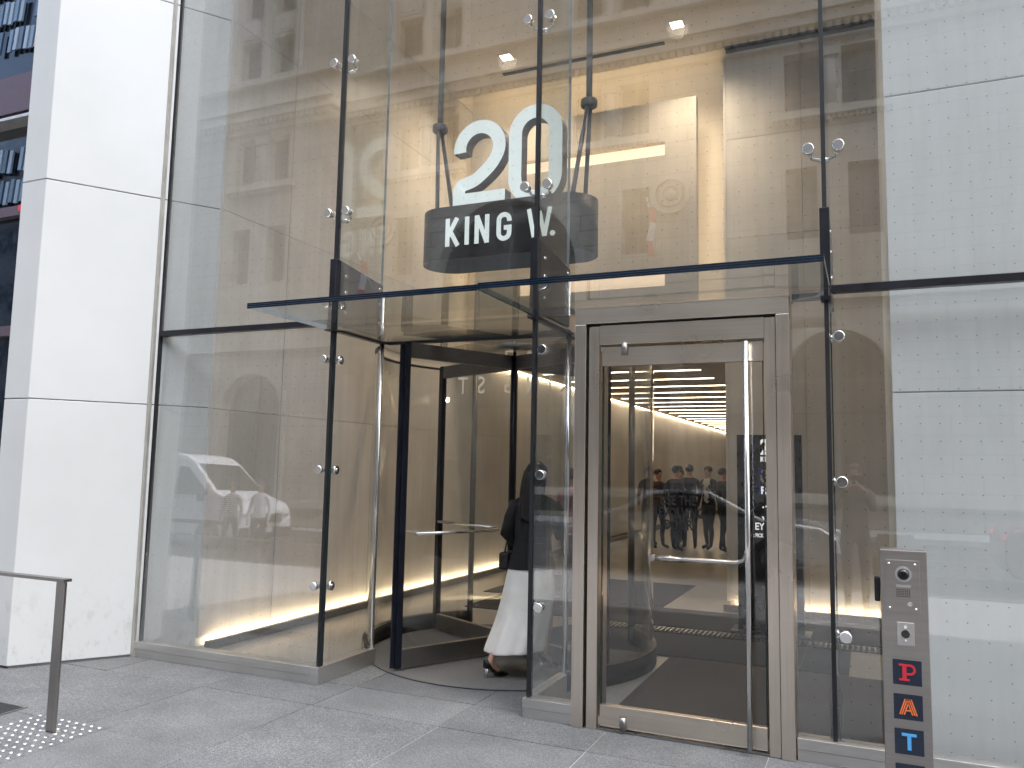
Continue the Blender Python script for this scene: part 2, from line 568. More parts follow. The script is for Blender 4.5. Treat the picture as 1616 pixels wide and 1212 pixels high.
FONT_CACHE = {}
def text(name, body, size, mat, origin, right, upv, parent, xs=1.0, depth=0.002, bold=0.0, align='LEFT', spacing=1.0):
    """flat lettering: origin is the baseline start; right/upv give the plane it lies on"""
    cu = bpy.data.curves.new(name, 'FONT')
    cu.body = body
    cu.size = size
    cu.align_x = align
    cu.extrude = depth
    cu.offset = bold
    cu.space_character = spacing
    cu.resolution_u = 4
    tmp = bpy.data.objects.new('tmp', cu)
    C.objects.link(tmp)
    dg = bpy.context.evaluated_depsgraph_get()
    me = bpy.data.meshes.new_from_object(tmp.evaluated_get(dg))
    bpy.data.objects.remove(tmp)
    bpy.data.curves.remove(cu)
    right = Vector(right).normalized()
    upv = Vector(upv).normalized()
    n = right.cross(upv)
    o3 = Vector(origin)
    for vtx in me.vertices:
        c = vtx.co
        vtx.co = o3 + right*c.x*xs + upv*c.y + n*c.z
    me.materials.clear()
    me.materials.append(MATS[mat])
    me.name = name
    o = bpy.data.objects.new(name, me)
    C.objects.link(o)
    if parent is not None:
        o.parent = parent
        o.matrix_parent_inverse = world_of(parent).inverted()
    return o

def stroke(bm, pts, w, y0, y1, closed=False, mi=0):
    """ribbon of width w along a 2D path (x, z), extruded from y0 to y1"""
    P = [Vector(p) for p in pts]
    n = len(P)
    L, Rr = [], []
    for i in range(n):
        if closed:
            a, c = P[i-1], P[(i+1) % n]
        else:
            a, c = P[max(i-1, 0)], P[min(i+1, n-1)]
        d1 = (P[i]-a).normalized() if (P[i]-a).length > 1e-6 else (c-P[i]).normalized()
        d2 = (c-P[i]).normalized() if (c-P[i]).length > 1e-6 else d1
        n1 = Vector((-d1.y, d1.x))
        n2 = Vector((-d2.y, d2.x))
        mm = (n1+n2)
        mm = mm/max(0.3, mm.dot(n1)) if mm.length > 1e-6 else n1
        L.append(P[i]+mm*w/2)
        Rr.append(P[i]-mm*w/2)
    def ring(y):
        return [bm.verts.new((p.x, y, p.y)) for p in L], [bm.verts.new((p.x, y, p.y)) for p in Rr]
    lf, rf = ring(y0)
    lb, rb = ring(y1)
    m2 = n if closed else n-1
    for i in range(m2):
        j = (i+1) % n
        for q in ((lf[i], lf[j], rf[j], rf[i]), (lb[j], lb[i], rb[i], rb[j])):
            bm.faces.new(q).material_index = mi
        for q in ((lf[j], lf[i], lb[i], lb[j]), (rf[i], rf[j], rb[j], rb[i])):
            bm.faces.new(q).material_index = mi+1
    if not closed:
        for i, s in ((0, 1), (n-1, -1)):
            bm.faces.new((lf[i], rf[i], rb[i], lb[i])).material_index = mi+1

def arc(cx, cz, r, a0, a1, n=14, rz=None):
    rz = rz or r
    return [(cx+r*math.cos(R(a0+(a1-a0)*i/n)), cz+rz*math.sin(R(a0+(a1-a0)*i/n))) for i in range(n+1)]

FY = 5.04          # glass line of the facade
FIN = (-3.75, -2.065, -0.195)
CEIL = 6.9
BACK = 9.8
WX = -5.3          # lobby wall on the left

# ================================================================== SETTING
road = structure(box('road', -70, 70, -13.2, -2.2, -0.40, -0.16, 'asphalt'))
for x in (-1.0, 0.49):
    pass
for k, (y0, y1) in enumerate(((-6.2, -6.12), (-7.7, -7.62), (-9.0, -8.92), (-10.5, -10.42))):
    box('tram_rail', -70, 70, y0, y1, -0.17, -0.154, 'steel_track', road)
ground = structure(box('ground', -400, 400, -400, 400, -0.8, -0.42, 'asphalt'))
walk = structure(box('sidewalk', -40, 40, -2.2, 36.5, -0.40, -0.0055, 'joint_dark'))
kerb = box('kerb', -40, 40, -2.42, -2.2, -0.40, 0.002, 'curb_granite', walk)
far_walk = structure(box('far_sidewalk', -70, 70, -16.3, -13.2, -0.40, -0.02, 'concrete_walk'))

# granite pavers, one object each, sharing one mesh
PX, PY = 0.97, 0.98
bm = bmesh.new()
quadbox(bm, 0.003, PX-0.003, 0.003, PY-0.003, -0.05, 0.0)
pav_me = bpy.data.meshes.new('paver')
bmesh.ops.bevel(bm, geom=[e for e in bm.edges if e.verts[0].co.z > -0.01 and e.verts[1].co.z > -0.01], offset=0.002, segments=1, affect='EDGES')
bm.to_mesh(pav_me)
bm.free()
pav_me.materials.append(MATS['granite'])
bm = bmesh.new()
quadbox(bm, 0.003, PX-0.003, 0.003, 0.515, -0.05, 0.0)
pav_short = bpy.data.meshes.new('paver_short')
bm.to_mesh(pav_short)
bm.free()
pav_short.materials.append(MATS['granite'])
for i in range(-5, 8):
    for j in range(-4, 2):
        x0 = -2.49 + i*PX
        y0 = 4.58 + j*PY if j < 1 else 5.10
        if j == 1:
            y0 = 5.095
        me = pav_short if j == 0 else pav_me
        if j == 1:
            continue
        o = bpy.data.objects.new('paver', me)
        C.objects.link(o)
        o.location = (x0, y0, 0.0015*random.uniform(-1, 1)-0.0015)
        o.parent = walk

for x0, x1 in ((-3.735, -3.463), (-3.457, -2.493), (-2.487, -2.085)):
    box('paver', x0, x1, 5.099, 6.0, -0.05, -0.001, 'granite', walk)

# lobby floor
lob = structure(box('lobby_floor', -5.6, 3.2, 5.06, 36.2, -0.05, -0.0045, 'terrazzo'))
lc = structure(box('lobby_ceiling', -6.2, 3.2, 5.06, BACK, CEIL, 7.2, 'plaster'))
hc = structure(box('hallway_ceiling', -6.2, 0.4, 10.32, 36.2, 3.2, 3.5, 'plaster_hall'))
structure(box('wall_hall_end', -6.2, 0.4, 36.2, 36.4, 0, 3.5, 'plaster_hall'))
structure(box('wall_hall_right', -1.42, -1.2, BACK+0.35, 36.2, 0, 3.2, 'plaster_hall'))
structure(box('wall_lobby_right', 2.7, 2.9, 5.1, 12, 0, 7.2, 'plaster'))
# unseen tower storeys above and beside the lobby, cut low for more sky light
tw = thing('office_tower', 'white office tower whose street floor is the glass lobby', 'building', (-1.5, 8, 8))
box('storey', -6.3, 6.0, 5.3, 36.4, 8.3, 15, 'tower_clad', tw)
box('soffit', -6.3, 6.0, 5.12, 36.4, 7.25, 8.3, 'tower_clad', tw)
box('flank_wall', 3.2, 6.0, 5.3, 36.4, -0.1, 7.25, 'tower_clad', tw)
box('spandrel', -5.56, 6.0, 5.02, 5.12, 8.02, 8.3, 'black_steel', tw)

# left lobby wall: panels one by one
lw = thing('lobby_stone_wall', 'long beige stone wall with glowing foot along the left of the lobby', 'wall', (WX-0.1, 20, 0))
box('backing', WX-0.4, WX-0.035, 5.42, 36.2, 0.0, 7.2, 'panel_joint', lw)
ys = [5.395, 6.32] + [6.32+1.62*k for k in range(1, 19)]
zs = [0.105, 2.085, 3.90, 5.71, CEIL]
for y0, y1 in zip(ys, ys[1:]):
    for z0, z1 in zip(zs, zs[1:]):
        if y0 > 11 and z0 > 3:
            continue
        box('stone_panel', WX-0.035, WX, y0+0.002, min(y1-0.002, 36.2), z0+0.002, z1-0.002, 'stone_wall', lw)
box('joint_trim', WX-0.03, WX+0.003, 6.316, 6.323, 0.1, CEIL, 'anodised_trim', lw)
box('kerb_stone', WX+0.034, WX+0.085, 5.44, 36.1, 0.0, 0.075, 'curb_granite', lw)
box('trough', WX-0.03, WX+0.034, 5.44, 36.1, 0.0, 0.03, 'plaster', lw)
cv = tag(box('cove_light', WX+0.006, WX+0.03, 5.53, 11.75, 0.032, 0.045, 'led_warm'),
         'warm light strip along the foot of the left lobby wall', 'cove light')
# hallway wall washer
cv2 = tag(box('wall_washer', WX+0.02, WX+0.035, 11.2, 34, 3.188, 3.196, 'led_wash'),
          'warm light line along the top of the hallway wall', 'cove light')

# right back wall with cove
rw = thing('lobby_back_wall', 'beige stone wall behind the swing door with glowing foot', 'wall', (0.6, BACK, 0))
box('backing', -1.5, 2.7, BACK+0.035, BACK+0.34, 0.0, 7.2, 'panel_joint', rw)
xs_ = [-1.5, -0.62, 0.26, 1.14, 2.02, 2.7]
for x0, x1 in zip(xs_, xs_[1:]):
    for z0, z1 in zip([0.11, 2.3, 4.45, 5.7], [2.3, 4.45, 5.7, 6.83]):
        box('stone_panel', x0+0.002, x1-0.002, BACK, BACK+0.035, z0+0.002, z1-0.002, 'stone_wall', rw)
box('end_panel', -1.53, -1.5, BACK-0.003, BACK+0.345, 0.11, CEIL-0.06, 'stone_wall', rw)
box('kerb_stone', -1.56, 2.7, BACK-0.085, BACK-0.034, 0.0, 0.075, 'terrazzo', rw)
box('trough', -1.56, 2.7, BACK-0.034, BACK+0.3, 0.0, 0.03, 'plaster', rw)
tag(box('cove_light', -1.44, 2.6, BACK-0.03, BACK-0.006, 0.032, 0.045, 'led_warm'),
    'warm light strip along the foot of the wall behind the swing door', 'cove light')
# reveal line at the ceiling
tag(box('ceiling_reveal', -1.5, 2.7, BACK-0.06, BACK-0.01, CEIL-0.025, CEIL-0.002, 'slot_black'),
    'dark shadow gap where the right back wall meets the ceiling', 'trim')

# floating back-lit slab
fs = thing('feature_wall', 'back-lit floating beige slab above the hallway opening', 'wall', (-3.4, BACK, 3.2))
SX0, SX1, SZ0, SZ1 = -4.93, -1.86, 3.2, 6.34
slots = ((5.62, 5.80), (3.92, 4.10))
LX0, LX1 = -4.28, -2.26
def slab_piece(x0, x1, z0, z1):
    box('stone_panel', x0, x1, BACK-0.02, BACK+0.1, z0, z1, 'stone_slab', fs)
slab_piece(SX0, LX0, SZ0, SZ1)
slab_piece(LX1, SX1, SZ0, SZ1)
zc = SZ0
for z0, z1 in (slots[1], slots[0]):
    slab_piece(LX0, LX1, zc, z0)
    zc = z1
slab_piece(LX0, LX1, zc, SZ1)
box('recess_wall', -5.298, -1.5, 10.3, 10.34, 3.2, 7.2, 'plaster', fs)
box('recess_soffit', -5.29, -1.54, BACK+0.001, 10.3, 7.17, 7.2, 'plaster', fs)
box('recess_cheek', -5.32, -5.285, BACK+0.002, 10.299, CEIL+0.001, 7.169, 'plaster', fs)
box('recess_floor', -5.298, -1.5, BACK+0.1, 10.34, 3.12, 3.2, 'plaster', fs)
for z0, z1 in slots:
    tag(box('slot_light', LX0, LX1, BACK+0.085, BACK+0.095, z0, z1, 'led_slot'),
        'glowing warm slot near the top of the back-lit slab' if z0 > 5 else 'glowing warm slot low on the back-lit slab just above the canopy', 'light')
box('backlight_right', SX1-0.10, SX1-0.06, BACK+0.11, BACK+0.13, SZ0+0.05, SZ1-0.05, 'led_back', fs)
box('backlight_left', SX0+0.06, SX0+0.10, BACK+0.11, BACK+0.13, SZ0+0.05, SZ1-0.05, 'led_back', fs)
box('backlight_top', SX0+0.12, SX1-0.12, BACK+0.11, BACK+0.13, SZ1-0.10, SZ1-0.06, 'led_back', fs)
box('ceiling_backlight', -5.2, -1.6, BACK+0.001, BACK+0.006, CEIL+0.10, CEIL+0.15, 'led_back', fs)

# ceiling downlights and slot
for k, (x, y) in enumerate(((-1.94, 9.02), (-4.14, 8.97))):
    d = thing('downlight', ('square ceiling downlight at the right end of the slot diffuser', 'square ceiling downlight at the left end of the slot diffuser')[k], 'downlight', (x, y, CEIL), 0, 'square ceiling downlights')
    box('trim', x-0.09, x+0.09, y-0.09, y+0.09, CEIL-0.006, CEIL-0.001, 'plaster', d)
    box('lens', x-0.07, x+0.07, y-0.07, y+0.07, CEIL-0.010, CEIL-0.0065, 'led_down', d)
    la = bpy.data.lights.new('downlight_lamp', 'SPOT')
    la.energy = 105
    la.color = (1.0, 0.80, 0.57)
    la.spot_size = R(150)
    la.spot_blend = 1.0
    la.shadow_soft_size = 0.12
    lo = bpy.data.objects.new('lamp', la)
    C.objects.link(lo)
    lo.parent = d
    lo.location = (0, 0, -0.03)
tag(box('slot_diffuser', -4.37, -2.17, 9.345, 9.405, CEIL-0.012, CEIL-0.001, 'slot_black'),
    'long black slot air diffuser in the lobby ceiling', 'air diffuser')

# hallway linear lights
bm = bmesh.new()
quadbox(bm, -1.33, 1.33, -0.016, 0.016, -0.012, -0.002)
lin_me = bpy.data.meshes.new('linear_light')
bm.to_mesh(lin_me)
bm.free()
lin_me.materials.append(MATS['led_line'])
for k in range(18):
    o = bpy.data.objects.new('linear_light', lin_me)
    C.objects.link(o)
    o.location = (-3.68, 12.62+1.2*k, 3.2)
    tag(o, 'thin warm light line across the hallway ceiling, number %d from the door' % (k+1), 'ceiling light', 'hallway ceiling light lines')
    o['label'] = ['first', 'second', 'third', 'fourth', 'fifth', 'sixth', 'seventh', 'eighth', 'ninth', 'tenth', 'eleventh', 'twelfth', 'thirteenth',
                  'fourteenth', 'fifteenth', 'sixteenth', 'seventeenth', 'eighteenth'][k] + ' warm light line across the hallway ceiling counting from the door'

# floor mats and grille
tag(box('floor_mat', -1.60, 0.15, 5.30, 7.13, -0.004, 0.008, 'mat_brown'), 'brown entrance mat right behind the swing door', 'floor mat')
tag(box('floor_mat', -2.65, -0.17, 7.16, 8.12, -0.004, 0.008, 'mat_dark'), 'dark grey mat strip in front of the floor grille', 'floor mat')
tag(box('floor_mat', -4.3, 0.15, 8.48, 9.55, -0.004, 0.008, 'mat_dark'), 'dark grey mat strip beyond the floor grille', 'floor mat')
tag(box('floor_mat', -4.6, -2.25, 9.6, 11.6, -0.004, 0.007, 'mat_dark'), 'dark grey mat at the hallway opening', 'floor mat')
gr = thing('floor_grille', 'steel heating grille strip set into the lobby floor', 'grille', (-1.3, 8.3, 0))
box('trough', -2.75, 0.1, 8.18, 8.42, -0.004, 0.003, 'slot_black', gr)
bm = bmesh.new()
quadbox(bm, -0.009, 0.009, 0.0, 0.2, 0, 0.010)
bar_me = bpy.data.meshes.new('grille_bar')
bm.to_mesh(bar_me)
bm.free()
bar_me.materials.append(MATS['steel_track'])
for k in range(60):
    o = bpy.data.objects.new('grille_bar', bar_me)
    C.objects.link(o)
    o.parent = gr
    o.location = (-2.74+0.047*k+1.3, 8.20-8.3, 0.003)

# ================================================================== LEFT COLUMN
col = thing('white_column', 'splayed white metal-clad column left of the glass entrance', 'column', (-6.1, 4.8, 0))
cp = [(-6.10, 4.26), (-5.583, 5.014), (-5.325, 5.39), (-5.325, 6.6), (-6.39, 6.6), (-6.39, 4.26)]
cen = (-5.9, 5.2)
bm = bmesh.new()
core = [(cen[0]+(x-cen[0])*0.985, cen[1]+(y-cen[1])*0.985) for x, y in cp]
prism(bm, core, 0.0, 8.2)
finish('core', bm, 'panel_joint', col)
cz = [0.012, 2.09, 3.90, 5.71, 8.2]
for z0, z1 in zip(cz, cz[1:]):
    bm = bmesh.new()
    prism(bm, cp, z0+0.004, z1-0.004)
    finish('cladding_panel', bm, 'white_panel', col, 0.003, 1)
# right column behind the glass
rc = thing('white_column', 'plain white metal-clad column behind the glass at the far right', 'column', (1.4, 6, 0))
box('core', 0.16, 2.68, 5.215, 6.9, 0, 6.9, 'panel_joint', rc)
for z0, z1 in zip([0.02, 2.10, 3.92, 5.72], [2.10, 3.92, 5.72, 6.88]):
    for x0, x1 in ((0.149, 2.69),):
        box('cladding_panel', x0, x1, 5.205, 6.92, z0+0.004, z1-0.004, 'white_panel_lit', rc, 0.003)

# ================================================================== GLASS FACADE
gf = thing('glass_facade', 'tall frameless glass wall with black fins and steel fittings', 'glass wall', (-2, FY, 0))
def pane(name, x0, x1, z0, z1, mat, tilt=0.0, parent=gf, y=FY, th=0.02):
    bm = bmesh.new()
    vs = quadbox(bm, x0, x1, y-th/2, y+th/2, z0, z1)
    if tilt:
        for vt in vs:
            vt.co.y += -tilt*(vt.co.z-(z0+z1)/2)
    return finish(name, bm, mat, parent)
pane('pane', -5.555, -3.762, 0.125, 2.675, 'glass_tilt', -0.02)
pane('pane', -2.053, -1.75, 0.125, 2.65, 'glass_dots')
pane('pane', -0.398, -0.208, 0.125, 2.65, 'glass_dots')
pane('pane', -0.182, 2.7, 0.125, 2.675, 'glass_dots')
pane('pane', -5.555, -3.762, 2.735, 8.0, 'glass_dots')
pane('pane', -3.738, -2.077, 2.735, 8.0, 'glass_dots')
pane('pane', -2.053, -0.207, 2.735, 8.0, 'glass_dots')
pane('pane', -0.183, 2.7, 2.735, 8.0, 'glass_dots')
# transoms
box('transom', -5.555, -3.80, 5.015, 5.075, 2.683, 2.728, 'black_steel', gf, 0.002)
box('transom', -0.165, 2.7, 5.015, 5.075, 2.683, 2.728, 'black_steel', gf, 0.002)
box('transom', -2.05, -1.76, 5.02, 5.075, 2.652, 2.69, 'black_steel', gf, 0.002)
box('transom', -0.39, -0.225, 5.02, 5.075, 2.652, 2.69, 'black_steel', gf, 0.002)
# sills
def sill(x0, x1, y0=4.985, y1=5.10):
    box('sill', x0, x1, y0, y1, 0.062, 0.122, 'steel_sill', gf, 0.002)
    box('sill_base', x0+0.001, x1-0.001, y0+0.004, y1, 0.0, 0.060, 'steel_sill', gf)
sill(-5.585, -3.80)
sill(-2.09, -1.75)
sill(-0.395, 2.7)
for sx, y0, y1 in ((-3.75, 4.985, 5.73), (-2.065, 5.11, 5.73)):
    box('sill', sx-0.048, sx+0.03, y0, y1, 0.0, 0.121, 'steel_sill', gf, 0.002)
# left edge post and pale trim on the column
box('edge_post', -5.574, -5.556, 5.022, 5.062, 0.12, 8.0, 'silicone', gf)
box('edge_trim', -5.606, -5.580, 4.975, 5.0, 0.0, 8.0, 'anodised_trim', gf)
# fins
bolt_proto = []
def disc(bm, c, axis, r, h, seg=18):
    c = Vector(c)
    ax = Vector(axis).normalized()
    tube(bm, [c, c+ax*h], r, seg)
for i, x in enumerate(FIN):
    box('joint_seal', x-0.012, x+0.012, 5.018, 5.062, 0.122, 8.0, 'silicone', gf)
    box('fin', x-0.009, x+0.009, 5.065, 5.68, 2.66, 8.0, 'glass_fin', gf)
    box('fin_edge', x-0.0095, x+0.0095, 5.681, 5.686, 2.66, 8.0, 'edge_film', gf)
    box('fin_channel', x-0.028, x+0.028, 4.995, 5.062, 2.70, 3.20, 'black_steel', gf, 0.003)
    # splice plates with a sloping top
    bm = bmesh.new()
    for sx in (-1, 1):
        a = x+sx*0.011
        b2 = x+sx*0.023
        vs = []
        for xx in (a, b2):
            vs.append([bm.verts.new(p) for p in ((xx, 5.066, 2.69), (xx, 5.67, 2.69), (xx, 5.67, 3.13), (xx, 5.066, 3.20))])
        bm.faces.new(vs[0]); bm.faces.new(vs[1][::-1])
        for k in range(4):
            bm.faces.new((vs[0][k], vs[0][(k+1) % 4], vs[1][(k+1) % 4], vs[1][k]))
    finish('splice_plate', bm, 'splice_steel', gf)
    for yy in (5.14, 5.62):
        for zz in (2.80, 2.96, 3.09):
            bm = bmesh.new()
            disc(bm, (x-0.033, yy, zz), (1, 0, 0), 0.013, 0.066, 12)
            finish('bolt', bm, 'chrome', gf)
    # spider fittings of the upper glass
    for z in (3.56, 4.80, 6.1, 7.3):
        bm = bmesh.new()
        tube(bm, [(x-0.085, 5.055, z+0.02), (x-0.07, 5.10, z-0.012), (x-0.012, 5.13, z-0.02), (x+0.012, 5.13, z-0.02), (x+0.07, 5.10, z-0.012), (x+0.085, 5.055, z+0.02)], 0.011, 10)
        tube(bm, [(x-0.025, 5.13, z-0.02), (x+0.025, 5.13, z-0.02)], 0.019, 12)
        sp = finish('spider_fitting', bm, 'chrome', gf)
        for s in (-1, 1):
            bm = bmesh.new()
            tube(bm, [(x+s*0.085, 5.06, z+0.02), (x+s*0.085, 5.005, z+0.02), (x+s*0.085, 4.998, z+0.02)], 0.03, 20, radii=[0.028, 0.036, 0.031])
            finish('bolt_cap', bm, 'chrome', sp)
# return panes of the recess
for i, x in enumerate((-3.75, -2.065)):
    box('return_pane', x-0.009, x+0.009, 5.066, 5.70, 0.125, 2.635, 'glass_clear', gf)
    box('return_edge', x-0.013, x+0.013, 5.046, 5.064, 0.122, 2.66, 'glass_edge', gf)
    pipe('return_post', [(x, 5.722, 0.0), (x, 5.722, 2.64)], 0.019, 'steel_bright', gf)
    box('head_rail', x-0.03, x+0.03, 5.07, 5.75, 2.637, 2.655, 'black_steel', gf)
# point fixings of the lower glass
for z in (0.70, 1.57, 2.42):
    for x, s in ((FIN[0], -1), (FIN[1], 1), (FIN[2], 1)):
        bm = bmesh.new()
        tube(bm, [(x+s*0.012, 5.10, z), (x+s*0.05, 5.10, z), (x+s*0.065, 5.06, z)], 0.011, 10)
        tube(bm, [(x+s*0.009, 5.10, z), (x+s*0.03, 5.10, z)], 0.028, 16)
        sp = finish('point_fixing', bm, 'chrome', gf)
        bm = bmesh.new()
        tube(bm, [(x+s*0.065, 5.065, z), (x+s*0.065, 5.005, z), (x+s*0.065, 4.998, z)], 0.03, 20, radii=[0.026, 0.034, 0.029])
        finish('bolt_cap', bm, 'chrome', sp)
        if x != FIN[2]:
            bm = bmesh.new()
            tube(bm, [(x-s*0.010, 5.11, z), (x-s*0.03, 5.11, z), (x-s*0.034, 5.11, z)], 0.036, 20, radii=[0.036, 0.036, 0.03])
            tube(bm, [(x-s*0.034, 5.11, z), (x-s*0.042, 5.11, z)], 0.016, 12)
            finish('bolt_cap', bm, 'chrome', sp)
# fin below the transom right of the door
box('fin', FIN[2]-0.009, FIN[2]+0.009, 5.065, 5.42, 0.13, 2.64, 'glass_fin', gf)
box('fin_edge', FIN[2]-0.013, FIN[2]+0.013, 5.421, 5.427, 0.13, 2.64, 'glass_edge', gf)
box('fin_shoe', FIN[2]-0.03, FIN[2]+0.03, 5.07, 5.44, 0.122, 0.30, 'black_steel', gf)

# ================================================================== CANOPY
ca = thing('glass_canopy', 'frameless glass canopy with dark blue laminated front edge over the doors', 'canopy', (-2, 4.6, 2.66))
def sheet(x0, x1, dz):
    z = 2.662+dz
    box('canopy_pane', x0, x1, 4.10, 5.012, z-0.022, z+0.014, 'glass_canopy', ca)
    for k in range(3):
        box('edge_strip', x0, x1, 4.090, 4.098, z-0.022+0.0125*k, z-0.022+0.0125*k+0.0105, 'edge_blue', ca)
    box('edge_film', x0+0.001, x1-0.001, 4.093, 4.097, z-0.0115, z+0.013, 'edge_film', ca)
sheet(-3.755, -2.047, -0.004)
sheet(-2.043, -0.165, 0.004)
box('side_edge', -2.046, -2.044, 4.10, 5.0, 2.64, 2.68, 'glass_edge', ca)
box('side_edge', -3.758, -3.7555, 4.10, 5.0, 2.638, 2.672, 'edge_film', ca)
box('recess_pane', -3.735, -2.08, 5.07, 5.77, 2.652, 2.668, 'glass_canopy', ca)
box('recess_edge', -3.735, -2.08, 5.771, 5.815, 2.640, 2.685, 'black_steel', ca)
for x in FIN:
    box('bracket', x-0.03, x+0.03, 4.96, 5.06, 2.632, 2.70, 'black_steel', ca, 0.004)

# ================================================================== SWING DOOR
sd = thing('swing_door', 'tall glass swing door in a brushed steel frame', 'door', (-1.07, 5.0, 0))
for x0, x1 in ((-1.745, -1.668), (-0.478, -0.402)):
    box('outer_jamb', x0, x1, 4.955, 5.20, 0.0, 2.562, 'steel_v', sd, 0.003)
box('outer_header', -1.745, -0.402, 4.953, 5.20, 2.565, 2.665, 'steel_h', sd, 0.003)
for x0, x1 in ((-1.650, -1.582), (-0.545, -0.482)):
    box('inner_jamb', x0, x1, 4.972, 5.18, 0.0, 2.548, 'steel_v', sd, 0.002)
box('jamb_gap', -1.668, -1.650, 5.0, 5.18, 0.0, 2.56, 'silicone', sd)
box('inner_header', -1.580, -0.547, 4.974, 5.18, 2.424, 2.552, 'steel_h', sd, 0.002)
box('header_gap', -1.64, -0.49, 5.0, 5.17, 2.553, 2.565, 'silicone', sd)
box('top_cap', -1.752, -0.395, 4.945, 5.2, 2.666, 2.674, 'steel_h', sd)
lf = box('door_pane', -1.565, -0.560, 5.010, 5.024, 0.14, 2.30, 'glass_door', sd)
box('top_rail', -1.566, -0.557, 4.992, 5.042, 2.288, 2.408, 'steel_h', sd, 0.003)
box('bottom_rail', -1.566, -0.557, 4.992, 5.042, 0.022, 0.150, 'steel_h', sd, 0.003)
box('edge_gasket', -1.569, -1.562, 5.005, 5.03, 0.15, 2.288, 'glass_edge', sd)
box('edge_gasket', -0.563, -0.557, 5.005, 5.03, 0.15, 2.288, 'glass_edge', sd)
box('threshold', -1.58, -0.547, 4.98, 5.08, 0.0, 0.014, 'steel_track', sd)
for z in (2.395, 0.055):
    pv = pipe('pivot', [(-1.415, 4.985, z-0.04), (-1.415, 4.985, z+0.04)], 0.022, 'steel_rail', sd)
    box('pivot_arm', -1.575, -1.435, 4.986, 5.0, z-0.012 if z > 1 else z-0.025, z+0.016 if z > 1 else z+0.025, 'steel_h', pv)
ph = pipe('pull_handle', [(-0.648, 4.925, 0.03), (-0.648, 4.925, 2.40)], 0.0155, 'steel_bright', sd, 18)
for z in (0.10, 1.24, 2.34):
    pipe('standoff', [(-0.648, 4.93, z), (-0.648, 5.005, z)], 0.010, 'steel_bright', ph)
hb = pipe('push_bar', [(-1.255, 5.085, 1.065), (-1.10, 5.085, 1.065), (-0.80, 5.085, 1.065), (-0.735, 5.085, 1.067), (-0.70, 5.085, 1.08), (-0.682, 5.075, 1.105), (-0.672, 5.05, 1.13), (-0.668, 5.02, 1.14)], 0.014, 'steel_bright', sd)
pipe('bar_sleeve', [(-1.25, 5.085, 1.065), (-1.055, 5.085, 1.065)], 0.019, 'steel_bright', hb)
pipe('bar_post', [(-1.248, 5.02, 1.067), (-1.248, 5.095, 1.067)], 0.019, 'steel_bright', hb)
for k, (wd, z) in enumerate((('PLEASE', 1.480), ('USE THE', 1.405), ('REVOLVING', 1.330), ('DOOR', 1.255))):
    text('lettering', wd, 0.083, 'vinyl_black', (-1.075, 5.0085, z), (1, 0, 0), (0, 0, 1), sd, 0.68, 0.0008, 0.0022, 'CENTER', 1.06)

# ================================================================== REVOLVING DOOR
RC = Vector((-2.91, 6.62, 0))
RAD = 1.17
DR = 1.235
rd = thing('revolving_door', 'four-leaf glass revolving door with black stiles in the recess', 'revolving door', RC)
bm = bmesh.new()
tube(bm, [(RC.x, RC.y, 0.0), (RC.x, RC.y, 0.006)], 1.22, 64)
finish('floor_disc', bm, 'mat_drum', rd)
bm = bmesh.new()
for k in range(72):
    a0, a1 = 2*math.pi*k/72, 2*math.pi*(k+1)/72
    vs = [bm.verts.new((RC.x+r*math.cos(a), RC.y+r*math.sin(a), 0.007)) for r, a in ((1.20, a0), (1.225, a0), (1.225, a1), (1.20, a1))]
    bm.faces.new(vs)
finish('floor_ring', bm, 'mat_ring', rd)
pipe('centre_shaft', [(RC.x, RC.y, 0.01), (RC.x, RC.y, 2.66)], 0.015, 'black_steel', rd)
bm = bmesh.new()
tube(bm, [(RC.x, RC.y, 2.672), (RC.x, RC.y, 2.70), (RC.x, RC.y, 2.72)], 0.2, 32, radii=[0.13, 0.2, 0.2])
finish('bearing_cap', bm, 'steel_sill', rd)
bm = bmesh.new()
tube(bm, [(RC.x, RC.y, 2.655), (RC.x, RC.y, 2.663)], DR-0.01, 64)
finish('ceiling_pane', bm, 'glass_clear', rd)
def curved(name, a0, a1, r0, r1, z0, z1, mat, n=20):
    bm = bmesh.new()
    ringa = []
    for k in range(n+1):
        a = R(a0+(a1-a0)*k/n)
        ringa.append([(RC.x+r*math.cos(a), RC.y+r*math.sin(a), z) for r, z in ((r0, z0), (r1, z0), (r1, z1), (r0, z1))])
    loft(bm, ringa, smooth=True)
    o = finish(name, bm, mat, rd)
    for p in o.data.polygons:
        p.use_smooth = abs(p.normal.z) < 0.3
    return o
for a0, a1 in ((133.0, 227.0), (-47.0, 47.0)):
    curved('drum_pane', a0, a1, DR, DR+0.014, 0.15, 2.60, 'glass_clear')
    curved('drum_base', a0, a1, DR-0.02, DR+0.04, 0.0, 0.15, 'drum_base')
    curved('drum_head', a0, a1, DR-0.008, DR+0.022, 2.60, 2.62, 'black_steel')
    for a in (a0, a1):
        x, y = RC.x+(DR+0.007)*math.cos(R(a)), RC.y+(DR+0.007)*math.sin(R(a))
        if y > RC.y:
            pipe('drum_post', [(x, y, 0.0), (x, y, 2.64)], 0.03, 'splice_steel', rd)
lang = math.atan2(-0.891, -0.453)
